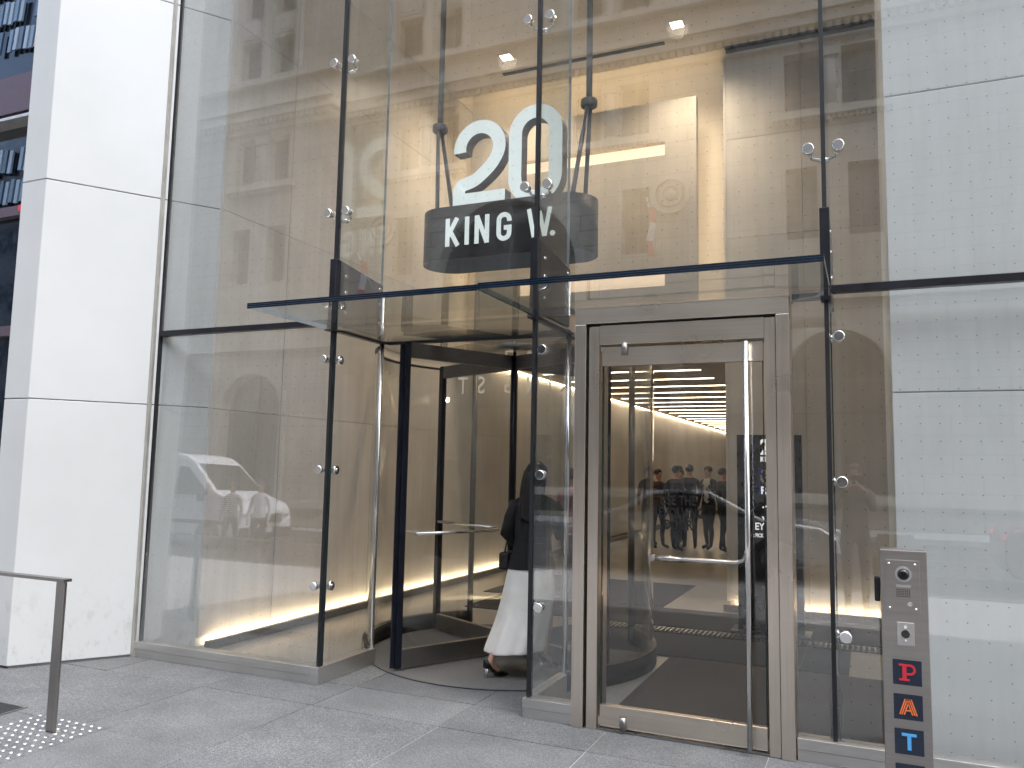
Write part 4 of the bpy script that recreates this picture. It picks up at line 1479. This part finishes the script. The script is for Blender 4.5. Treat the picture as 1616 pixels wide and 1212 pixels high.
# black top: slightly loose, hem over the skirt
def ring_e(cx_, cy_, z_, rx, ry, n=28, amp=0.0, fr=5, ph=0.0, tiltx=0.0, tilty=0.0):
    out = []
    for q in range(n):
        a = 2*math.pi*q/n
        w_ = 1+amp*math.sin(fr*a+ph)+0.5*amp*math.sin((2*fr+1)*a-1.7*ph)
        px, py = cx_+rx*w_*math.cos(a), cy_+ry*w_*math.sin(a)
        out.append(wo+Vector((px, py, z_+tiltx*(px-cx_)+tilty*(py-cy_))))
    return out
bm = bmesh.new()
loft(bm, [ring_e(0.0, 0.0, 0.815, 0.197, 0.150, amp=0.014, fr=3, tiltx=0.05), ring_e(0.0, 0.0, 0.86, 0.190, 0.146, amp=0.014, fr=3, ph=0.4), ring_e(0, 0.01, 0.94, 0.165, 0.128, amp=0.02, fr=5),
          ring_e(0, 0.025, 1.05, 0.148, 0.112, amp=0.02, fr=4, ph=1), ring_e(0, 0.05, 1.2, 0.170, 0.122, amp=0.012), ring_e(0, 0.06, 1.30, 0.182, 0.112), ring_e(0, 0.065, 1.36, 0.145, 0.085), ring_e(0, 0.07, 1.40, 0.075, 0.06)], cap=False)
finish('blouse', bm, 'cloth_black', wm)
bm = bmesh.new()
for s in (-1, 1):
    pts = [wp(s*0.15, 0.06, 1.33), wp(s*0.20, 0.045 if s < 0 else 0.075, 1.20), wp(s*0.228, 0.03 if s < 0 else 0.09, 1.08), wp(s*0.20, 0.10 if s < 0 else 0.18, 1.02 if s < 0 else 1.075), wp(s*0.175, 0.17 if s < 0 else 0.25, 0.965 if s < 0 else 1.07)]
    tube(bm, pts, 0.05, 14, radii=[0.066, 0.064, 0.060, 0.050, 0.042])
finish('sleeves', bm, 'cloth_black', wm)
# long white skirt swept back towards the trailing leg
bm = bmesh.new()
rs = []
prof = [(0.90, 0.0, 0.0, 0.150, 0.115, 0.0), (0.84, 0, -0.005, 0.182, 0.135, 0.006), (0.74, 0, -0.01, 0.205, 0.155, 0.012), (0.60, -0.015, -0.02, 0.214, 0.17, 0.018),
        (0.46, -0.035, -0.035, 0.222, 0.19, 0.026), (0.34, -0.058, -0.06, 0.230, 0.213, 0.034), (0.25, -0.078, -0.080, 0.238, 0.232, 0.040), (0.205, -0.086, -0.088, 0.241, 0.240, 0.043), (0.195, -0.087, -0.089, 0.238, 0.237, 0.043)]
for z_, cx_, cy_, rx, ry, am in prof:
    rs.append(ring_e(cx_, cy_, z_, rx, ry, 56, am, 7, 0.8+z_*2.2, 0.10*(0.9-z_), 0.03*(0.9-z_)))
loft(bm, rs, cap=False)
sk = finish('skirt', bm, 'skirt_satin', wm)
mdd = sk.modifiers.new('solid', 'SOLIDIFY'); mdd.thickness = 0.004
mdd = sk.modifiers.new('sub', 'SUBSURF'); mdd.levels = 1; mdd.render_levels = 1
# hair down the back
bm = bmesh.new()
ellipsoid(bm, wp(0, 0.078, 1.572), 0.092, 0.108, 0.102, 20, 14)
rings = []
for i in range(13):
    f = i/12
    rings.append([wp((0.092+0.022*math.sin(f*2.6)-0.03*f*f)*math.cos(a)*(1+0.03*math.sin(9*a)), 0.065-0.125*f**0.7+(0.082-0.042*f)*math.sin(a), 1.60-0.40*f+0.012*math.sin(5*a)*f) for a in [2*math.pi*q/26 for q in range(26)]])
loft(bm, rings)
finish('hair', bm, 'hair_black', wm)
# pumps with block metal heels
def pump(heel, ball, toe, up_=0.0):
    heel, ball, toe = Vector(heel), Vector(ball), Vector(toe)
    bm = bmesh.new()
    d = (toe-heel); d.z = 0; d.normalize()
    s_ = Vector((-d.y, d.x, 0))
    rows = [(heel-d*0.012, 0.020, 0.060), (heel+d*0.02, 0.033, 0.052), (heel+(ball-heel)*0.45, 0.028, 0.034), (heel+(ball-heel)*0.8, 0.036, 0.026), (ball, 0.041, 0.036), (ball+(toe-ball)*0.55, 0.033, 0.036), (toe, 0.010, 0.018)]
    rings = []
    for c, w_, h in rows:
        rings.append([c+s_*w_*math.cos(a)+Vector((0, 0, h*max(0, math.sin(a))+(-0.004 if math.sin(a) < 0 else 0))) for a in [2*math.pi*q/14 for q in range(14)]])
    loft(bm, rings)
    p_ = finish('shoe', bm, 'shoe_black', wm)
    bm = bmesh.new()
    base = heel+d*0.012
    gz = base.z-up_
    tube(bm, [base, base-Vector((0, 0, gz*0.6))-d*0.004, Vector((base.x, base.y, up_+0.002))-d*0.010], 0.012, 10, radii=[0.020, 0.013, 0.014])
    finish('heel', bm, 'chrome', p_)
pump((-2.71, 5.725, 0.088), (-2.655, 5.825, 0.012), (-2.60, 5.90, 0.008))
pump((-2.42, 6.135, 0.085), (-2.38, 6.24, 0.012), (-2.34, 6.325, 0.008))
# handbag at her side
hbg = thing('handbag', 'black handbag hanging at the left side of the walking woman', 'bag', (-2.64, 6.10, 0.75))
bm = bmesh.new()
quadbox(bm, -2.755, -2.665, 6.01, 6.23, 0.79, 0.93)
finish('bag_body', bm, 'shoe_black', hbg, 0.02)
pipe('bag_strap', [(-2.71, 6.04, 0.925), (-2.705, 6.08, 1.03), (-2.695, 6.12, 1.06), (-2.70, 6.17, 1.03), (-2.71, 6.20, 0.925)], 0.007, 'shoe_black', hbg, 8)

# ================================================================== BANK BUILDING ACROSS THE STREET (seen mirrored in the glass)
OY = -15.92
bk_ = thing('stone_bank', 'ornate limestone bank across the street, mirrored in the entrance glass', 'building', (-10, OY, 0))
def wall_cells(x0, x1, z0, z1, y, openings, depth=0.45):
    """front skin with real openings: rect (x0,x1,z0,z1) or arch (cx, r, zb, zs)"""
    bm = bmesh.new()
    rects = []
    for o in openings:
        if o[0] == 'r':
            rects.append(o[1:])
        else:
            _, c, r_, zb, zs = o
            rects.append((c-r_, c+r_, zb, zs+r_))
    xs = sorted({x0, x1} | {a for q in rects for a in q[:2] if x0 < a < x1})
    zz = sorted({z0, z1} | {a for q in rects for a in q[2:] if z0 < a < z1})
    def q4(a, b, c, d):
        bm.faces.new([bm.verts.new(p) for p in (a, b, c, d)])
    for za, zb_ in zip(zz, zz[1:]):
        run = None
        for xa, xb in zip(xs, xs[1:]):
            mx_, mz = (xa+xb)/2, (za+zb_)/2
            hole = any(q[0] < mx_ < q[1] and q[2] < mz < q[3] for q in rects)
            if not hole:
                run = (run[0], xb) if run else (xa, xb)
            if (hole or xb == xs[-1]) and run:
                q4((run[0], y, za), (run[1], y, za), (run[1], y, zb_), (run[0], y, zb_))
                run = None
    for o in openings:
        if o[0] == 'r':
            a, b, c, d = o[1:]
            q4((a, y, c), (a, y, d), (a, y-depth, d), (a, y-depth, c))
            q4((b, y, c), (b, y, d), (b, y-depth, d), (b, y-depth, c))
            q4((a, y, d), (b, y, d), (b, y-depth, d), (a, y-depth, d))
            q4((a, y, c), (b, y, c), (b, y-depth, c), (a, y-depth, c))
        else:
            _, c, r_, zb, zs = o
            n = 20
            pts = [(c+r_*math.cos(math.pi*k/n), zs+r_*math.sin(math.pi*k/n)) for k in range(n+1)]
            for (xa, za), (xb, zb2) in zip(pts, pts[1:]):
                q4((xa, y, za), (xb, y, zb2), (xb, y, zs+r_), (xa, y, zs+r_))
                q4((xa, y, za), (xb, y, zb2), (xb, y-depth, zb2), (xa, y-depth, za))
            for s in (-1, 1):
                q4((c+s*r_, y, zb), (c+s*r_, y, zs), (c+s*r_, y-depth, zs), (c+s*r_, y-depth, zb))
    return bm
def bank_section(x0, x1, y, bays, big_arch=None):
    ops = []
    wins = []
    for c in bays:
        for a, b in ((c-1.4, c-0.33), (c+0.33, c+1.4)):
            wins.append((a, b, 13.0, 15.0))
            wins.append((a, b, 17.75, 19.35))
            wins.append((a, b, 20.4, 23.2))
        if big_arch is None or abs(c-big_arch) > 4.4:
            pass
        for a, b in ((c-1.4, c-0.45), (c+0.45, c+1.4)):
            if big_arch is None or min(abs(a-big_arch), abs(b-big_arch)) > 3.2:
                wins.append((a, b, 8.9, 11.2))
    ops = [('r', *w_) for w_ in wins]
    arches = []
    for c in bays:
        if big_arch is None or abs(c-big_arch) > 4.4:
            arches.append((c, 1.5, 1.0, 4.45))
        elif abs(c-big_arch) > 3.4:
            arches.append((c+(0.9 if c > big_arch else -0.9), 1.2, 1.0, 4.2))
    if big_arch is not None:
        arches.append((big_arch, 2.75, 0.15, 8.6))
    ops += [('a', *a) for a in arches]
    bm = wall_cells(x0, x1, -0.02, 25.0, y, ops)
    finish('wall', bm, 'limestone', bk_)
    for a, b, c, d in wins:
        w_ = box('window', a-0.02, b+0.02, y-0.49, y-0.45, c-0.02, d+0.02, 'window_dark', bk_)
        bm = bmesh.new()
        quadbox(bm, (a+b)/2-0.03, (a+b)/2+0.03, y-0.448, y-0.41, c, d)
        for t_ in ((0.33, 0.66) if d-c > 1.9 else (0.5,)):
            quadbox(bm, a, b, y-0.446, y-0.415, c+(d-c)*t_-0.025, c+(d-c)*t_+0.025)
        finish('glazing_bar', bm, 'window_frame', w_)
    for c, r_, zb, zs in arches:
        w_ = box('arched_window', c-r_-0.02, c+r_+0.02, y-0.49, y-0.45, zb-0.02, zs+r_+0.02, 'window_dark', bk_)
        bm = bmesh.new()
        for k in range(24):
            a0, a1 = math.pi*k/24, math.pi*(k+1)/24
            for r0, r1, yy in ((r_+0.02, r_+0.34, 0.10),):
                vs = []
                for rr, aa in ((r0, a0), (r1, a0), (r1, a1-0.006), (r0, a1-0.006)):
                    vs.append((c+rr*math.cos(aa), zs+rr*math.sin(aa)))
                f0 = [bm.verts.new((px, y+yy, pz)) for px, pz in vs]
                f1 = [bm.verts.new((px, y+0.002, pz)) for px, pz in vs]
                bm.faces.new(f0)
                for q in range(4):
                    bm.faces.new((f0[q], f0[(q+1) % 4], f1[(q+1) % 4], f1[q]))
        for s in (-1, 1):
            quadbox(bm, c+s*(r_+0.18)-0.16, c+s*(r_+0.18)+0.16, y+0.002, y+0.10, zb, zs-0.003)
        finish('arch_moulding', bm, 'limestone_trim', bk_)
        bm = bmesh.new()
        quadbox(bm, c-0.04, c+0.04, y-0.448, y-0.40, zb, zs+r_)
        quadbox(bm, c-r_, c+r_, y-0.447, y-0.405, zs-0.05, zs+0.05)
        finish('glazing_bar', bm, 'window_frame', w_)
    # columns between the window pairs, sills with dentils
    for c in bays:
        bm = bmesh.new()
        tube(bm, [(c, y-0.10, 13.12), (c, y-0.10, 14.0), (c, y-0.10, 14.72)], 0.2, 16, radii=[0.21, 0.205, 0.18])
        quadbox(bm, c-0.28, c+0.28, y-0.38, y+0.16, 13.0, 13.12)
        quadbox(bm, c-0.27, c+0.27, y-0.38, y+0.15, 14.72, 15.0)
        finish('column', bm, 'limestone_trim', bk_)
        bm = bmesh.new()
        quadbox(bm, c-1.75, c+1.75, y+0.002, y+0.28, 12.74, 12.98)
        for k in range(20):
            quadbox(bm, c-1.66+k*0.17, c-1.57+k*0.17, y+0.002, y+0.20, 12.6, 12.738)
        finish('sill', bm, 'limestone_trim', bk_)
        for sx in (-1.85, -0.13, 1.59):
            bm = bmesh.new()
            quadbox(bm, c+sx, c+sx+0.26, y+0.002, y+0.16, 17.55, 23.6)
            finish('pilaster', bm, 'limestone_trim', bk_)
        for a in (c-1.4, c+0.33):
            bm = bmesh.new()
            quadbox(bm, a+0.05, a+1.02, y+0.002, y+0.06, 19.5, 20.25)
            quadbox(bm, a+0.2, a+0.87, y+0.06, y+0.09, 19.62, 20.12)
            finish('spandrel_panel', bm, 'limestone_trim', bk_)
    # main cornice with dentils and upper band
    bm = bmesh.new()
    quadbox(bm, x0, x1, y+0.002, y+0.22, 15.25, 15.45)
    quadbox(bm, x0, x1, y+0.002, y+0.52, 15.66, 16.02)
    quadbox(bm, x0, x1, y+0.002, y+0.66, 16.024, 16.22)
    n = int((x1-x0)/0.26)
    for k in range(n):
        quadbox(bm, x0+k*0.26, x0+k*0.26+0.15, y+0.002, y+0.40, 15.452, 15.655)
    finish('cornice', bm, 'limestone_trim', bk_)
    bm = bmesh.new()
    quadbox(bm, x0, x1, y+0.002, y+0.30, 17.3, 17.54)
    quadbox(bm, x0, x1, y+0.002, y+0.30, 23.7, 23.95)
    quadbox(bm, x0, x1, y+0.002, y+0.22, 6.9, 7.25)
    quadbox(bm, x0, x1, y+0.002, y+0.30, 0.7, 0.95)
    quadbox(bm, x0, x1, y+0.002, y+0.7, 24.3, 24.9)
    finish('string_course', bm, 'limestone_trim', bk_)
bank_section(-34.0, -18.75, OY+0.9, (-29.9, -22.65))
bank_section(-18.75, 20.0, OY, (-15.35, -7.95, -0.75, 6.6, 13.9), -11.9)
box('return_wall', -19.2, -18.748, OY-0.3, OY+0.898, -0.02, 25, 'limestone_trim', bk_)
box('rear_mass', -34, 20, OY-20, OY-0.52, 0, 24.8, 'limestone_trim', bk_)
for cx_ in (-17.2, -5.8):
    bm = bmesh.new()
    for r0, r1, yy in ((0.52, 0.66, 0.16), (0.30, 0.40, 0.12)):
        ring_pts = []
        for k in range(28):
            a = 2*math.pi*k/28
            ring_pts.append([(cx_+r0*math.cos(a), OY+0.002, 10.8+r0*math.sin(a)), (cx_+r0*math.cos(a), OY+yy, 10.8+r0*math.sin(a)),
                             (cx_+r1*math.cos(a), OY+yy, 10.8+r1*math.sin(a)), (cx_+r1*math.cos(a), OY+0.002, 10.8+r1*math.sin(a))])
        loft(bm, ring_pts+[ring_pts[0]], cap=False, smooth=False)
    ellipsoid(bm, (cx_, OY+0.02, 10.8), 0.2, 0.16, 0.2)
    finish('roundel', bm, 'limestone_trim', bk_)
for k, x in enumerate((-17.3, -6.25)):
    yy = OY
    fz = -1.2 if k == 0 else -0.4
    fl = thing('flag', 'red and white flag on the bank front, mirrored ' + ('left of' if k == 0 else 'right of') + ' the hanging sign', 'flag', (x, yy+0.8, 8.6))
    pipe('flag_pole', [(x, yy, 9.2+fz), (x, yy+1.5, 10.7+fz)], 0.03, 'print_white', fl)
    bm = bmesh.new()
    for a, b, mi in ((0.0, 0.5, 0), (0.5, 1.1, 1), (1.1, 1.6, 0)):
        vs = []
        for s in (0.0, 1.0):
            for zq in (a, b):
                vs.append(bm.verts.new((x+0.07*math.sin(zq*4)+0.16*s, yy+1.3-0.2*s, 10.45+fz-zq)))
        f = bm.faces.new((vs[0], vs[1], vs[3], vs[2])); f.material_index = mi
    o = finish('flag_cloth', bm, ['flag_red', 'flag_white'], fl)
    o.modifiers.new('solid', 'SOLIDIFY').thickness = 0.01

# other blocks closing the street, lowered to let more sky light in
for nm, lb, x0, x1, y0, y1, h in (('office_block', 'grey office block beyond the right end of the bank', 20.4, 60, -40, -16.2, 20),
                                  ('office_block', 'grey office block beyond the left end of the bank', -70, -34.5, -40, -16.2, 24),):
    ob = thing(nm, lb, 'building', ((x0+x1)/2, y1, 0))
    box('wall', x0, x1, y0, y1, 0, h, 'tower_clad', ob)
    for fz in range(4):
        box('window_band', x0+0.5, x1-0.5, y1+0.005, y1+0.05, 4+fz*4.0, 6.2+fz*4.0, 'window_dark', ob)
nb = thing('office_block', 'grey office block right of the glass entrance', 'building', (20, 8, 0))
box('wall', 6.2, 40, 5.2, 36, 0, 18, 'tower_clad', nb)

# ================================================================== DARK TOWER AT THE LEFT EDGE
dt = thing('dark_tower', 'dark blue glazed tower with plum spandrels at the left edge', 'building', (-16, 10.5, 0))
box('glass_wall', -40, -8.2, 10.4, 30, 0, 34, 'tower_glass', dt)
for z0, z1 in ((8.55, 9.35), (12.9, 13.7), (17, 17.8)):
    box('spandrel', -40, -8.2, 10.1, 10.4, z0, z1, 'spandrel_plum', dt)
    box('spandrel_lip', -40, -8.2, 10.05, 10.4, z0-0.16, z0-0.10, 'anodised_trim', dt)
box('transom', -40, -8.2, 10.25, 10.4, 6.45, 6.65, 'spandrel_plum', dt)
box('transom', -40, -8.2, 10.25, 10.4, 4.0, 4.2, 'spandrel_plum', dt)
box('red_sign', -15.35, -15.15, 10.18, 10.245, 6.50, 6.62, 'letter_red', dt)
bm = bmesh.new()
vs = quadbox(bm, -0.05, 0.05, 0, 0.04, -0.24, 0.24)
for vt in vs:
    vt.co.x += 0.12*vt.co.z
lv_me = bpy.data.meshes.new('louver')
bm.to_mesh(lv_me)
bm.free()
lv_me.materials.append(MATS['louver_blue'])
cnt = 0
for i in range(22):
    for j in range(15):
        z = 7.0+j*0.66
        if 8.15 < z < 9.65 or cnt >= 290:
            continue
        if random.random() < 0.12:
            continue
        cnt += 1
        o = bpy.data.objects.new('louver', lv_me)
        C.objects.link(o)
        o.parent = dt
        o.location = (-17.6+i*0.165+16+0.05*(j % 2), 10.30-10.5, z+random.uniform(-0.03, 0.03))

# ================================================================== VEHICLES
RZ = -0.16
def wheel(parent, x, y, r_, side):
    bm = bmesh.new()
    tube(bm, [(x, y-side*0.0, RZ+r_), (x, y+side*0.04, RZ+r_), (x, y+side*0.20, RZ+r_), (x, y+side*0.22, RZ+r_)], r_, 26, radii=[r_*0.94, r_, r_, r_*0.92])
    w_ = finish('wheel', bm, 'rubber', parent)
    bm = bmesh.new()
    tube(bm, [(x, y+side*0.20, RZ+r_), (x, y+side*0.228, RZ+r_)], r_*0.62, 20)
    for k in range(5):
        a = 2*math.pi*k/5
        tube(bm, [(x, y+side*0.229, RZ+r_), (x+r_*0.5*math.cos(a), y+side*0.231, RZ+r_+r_*0.5*math.sin(a))], 0.03, 6)
    finish('rim', bm, 'car_silver', w_)

def vehicle(name, label, cat, x0, yc, width, prof, glassp, mat, wx, wr, facing=1, tuck=0.14, beltz=1.0):
    """prof: side outline (s, z) with s from the rear; body narrows above the belt line"""
    V_ = thing(name, label, cat, (x0, yc, RZ))
    def wid(z):
        return width/2 - max(0.0, z-beltz)*tuck
    bm = bmesh.new()
    n = len(prof)
    L_ = [bm.verts.new((x0+facing*s, yc+wid(z), RZ+z)) for s, z in prof]
    R_ = [bm.verts.new((x0+facing*s, yc-wid(z), RZ+z)) for s, z in prof]
    bm.faces.new(L_); bm.faces.new(R_[::-1])
    for k in range(n):
        bm.faces.new((L_[k], L_[(k+1) % n], R_[(k+1) % n], R_[k]))
    finish('body', bm, mat, V_, 0.05, 3)
    for gi, (pts, where) in enumerate(glassp):
        bm = bmesh.new()
        if where == 'side':
            for sd_ in (1, -1):
                a = [bm.verts.new((x0+facing*s, yc+sd_*(wid(z)+0.012), RZ+z)) for s, z in pts]
                b = [bm.verts.new((x0+facing*s, yc+sd_*(wid(z)-0.02), RZ+z)) for s, z in pts]
                bm.faces.new(a if sd_ > 0 else a[::-1])
                for k in range(len(pts)):
                    bm.faces.new((a[k], a[(k+1) % len(pts)], b[(k+1) % len(pts)], b[k]))
            finish('side_window', bm, 'car_glass', V_)
        else:
            (s0, z0), (s1, z1) = pts
            nx, nz = (z1-z0), -(s1-s0)
            ln = math.hypot(nx, nz)
            sg = 1 if where == 'front' else -1
            nx, nz = sg*abs(nx)/ln*0.015, abs(nz)/ln*0.015
            vs = []
            for s, z in ((s0, z0), (s1, z1)):
                for sd_ in (1, -1):
                    vs.append(bm.verts.new((x0+facing*(s+nx), yc+sd_*(wid(z)-0.10), RZ+z+nz)))
            bm.faces.new((vs[0], vs[1], vs[3], vs[2]))
            o = finish('windscreen' if where == 'front' else 'rear_window', bm, 'car_glass', V_)
            o.modifiers.new('solid', 'SOLIDIFY').thickness = 0.01
    for s in wx:
        for sd_ in (1, -1):
            wheel(V_, x0+facing*s, yc+sd_*(width/2-0.205), wr, sd_)
            bm = bmesh.new()
            tube(bm, [(x0+facing*s, yc+sd_*(width/2-0.19), RZ+wr), (x0+facing*s, yc+sd_*(width/2+0.006), RZ+wr)], wr+0.05, 24)
            finish('wheel_arch', bm, 'car_trim', V_)
    return V_
van_prof = [(0.0, 0.42), (0.0, 2.22), (0.06, 2.36), (0.4, 2.42), (2.9, 2.42), (3.3, 2.36), (3.62, 2.18), (4.42, 1.46), (4.6, 1.38), (5.15, 1.20), (5.30, 1.02), (5.36, 0.55), (5.28, 0.32), (0.1, 0.32)]
VX = -19.6
van = vehicle('delivery_van', 'white courier van on the street, mirrored in the lower left glass', 'van', VX, -6.6, 1.98, van_prof,
              [([(3.10, 1.36), (3.12, 2.06), (3.42, 2.05), (4.2, 1.42), (4.2, 1.34)], 'side'), ([(3.65, 2.14), (4.40, 1.48)], 'front')], 'van_white', (0.95, 4.35), 0.34, 1, 0.13, 1.0)
yv = -6.6+0.99
text('lettering', 'JCS Courier', 0.36, 'cloth_navy', (VX+2.85, yv-0.072, RZ+1.60), (-1, 0, 0), (0, -0.13, 1), van, 0.95, 0.003, 0.004)
box('side_moulding', VX+0.2, VX+5.0, yv+0.0, yv+0.02, RZ+0.62, RZ+0.72, 'car_trim', van)
box('grille', VX+5.30, VX+5.39, -6.6-0.55, -6.6+0.55, RZ+0.70, RZ+0.92, 'car_trim', van)
box('bumper', VX+5.18, VX+5.42, -6.6-0.95, -6.6+0.95, RZ+0.33, RZ+0.58, 'car_trim', van, 0.04)
box('number_plate', VX+5.421, VX+5.43, -6.6-0.15, -6.6+0.15, RZ+0.45, RZ+0.56, 'print_white', van)
for s in (-1, 1):
    bm = bmesh.new()
    ellipsoid(bm, (VX+5.26, -6.6+s*0.76, RZ+0.90), 0.10, 0.15, 0.12)
    finish('headlight', bm, 'headlamp', van)
    box('mirror', VX+4.1, VX+4.2, -6.6+s*1.0 if s > 0 else -6.6-1.2, -6.6+1.2 if s > 0 else -6.6-1.0, RZ+1.18, RZ+1.42, 'car_trim', van, 0.03)
car_prof = [(0.0, 0.45), (0.02, 0.85), (0.15, 0.98), (0.75, 1.02), (1.35, 1.38), (1.9, 1.46), (2.5, 1.42), (3.35, 1.00), (4.3, 0.88), (4.55, 0.72), (4.6, 0.45), (4.5, 0.24), (0.1, 0.24)]
car_glass_p = [([(1.0, 1.02), (1.42, 1.32), (1.95, 1.39), (2.42, 1.35), (3.1, 1.02)], 'side'), ([(2.55, 1.40), (3.3, 1.02)], 'front'), ([(0.8, 1.04), (1.3, 1.36)], 'rear')]
for lb, x0, yc, mt in (('silver sedan on the street, mirrored beside the swing door', -5.0, -5.0, 'car_silver'), ('red sedan on the street, mirrored low in the right hand glass', 1.9, -5.2, 'car_red')):
    v_ = vehicle('sedan_car', lb, 'car', x0, yc, 1.80, car_prof, car_glass_p, mt, (0.85, 3.55), 0.32, 1, 0.32, 0.95)
    for s in (-1, 1):
        bm = bmesh.new(); ellipsoid(bm, (x0+4.46, yc+s*0.66, RZ+0.70), 0.10, 0.16, 0.08); finish('headlight', bm, 'headlamp', v_)
        bm = bmesh.new(); ellipsoid(bm, (x0+0.06, yc+s*0.70, RZ+0.82), 0.06, 0.14, 0.07); finish('tail_light', bm, 'tail_red', v_)

# people in the street, seen only as reflections
person('pedestrian in striped top walking on the pavement, mirrored in the lower left glass', (-13.3, -4.3, RZ), R(160), 1.66, 'cloth_stripe', 'denim', hair='hair_brown', stride=0.16)
person('pedestrian in white shirt and dark trousers walking, mirrored in the lower left glass', (-12.5, -4.3, RZ), R(160), 1.70, 'cloth_white', 'cloth_black', stride=0.18)

person('photographer with raised phone facing the entrance, mirrored right of the swing door', (-0.14, -0.44, 0), R(180), 1.72, 'cloth_grey', 'denim', hair='hair_brown', arms='phone', stride=0.03)
tag(box('phone', -0.038-0.14, 0.038-0.02, -0.085, -0.077, 1.50, 1.60, 'lens_black'), 'black phone held up by the photographer opposite the entrance', 'phone')
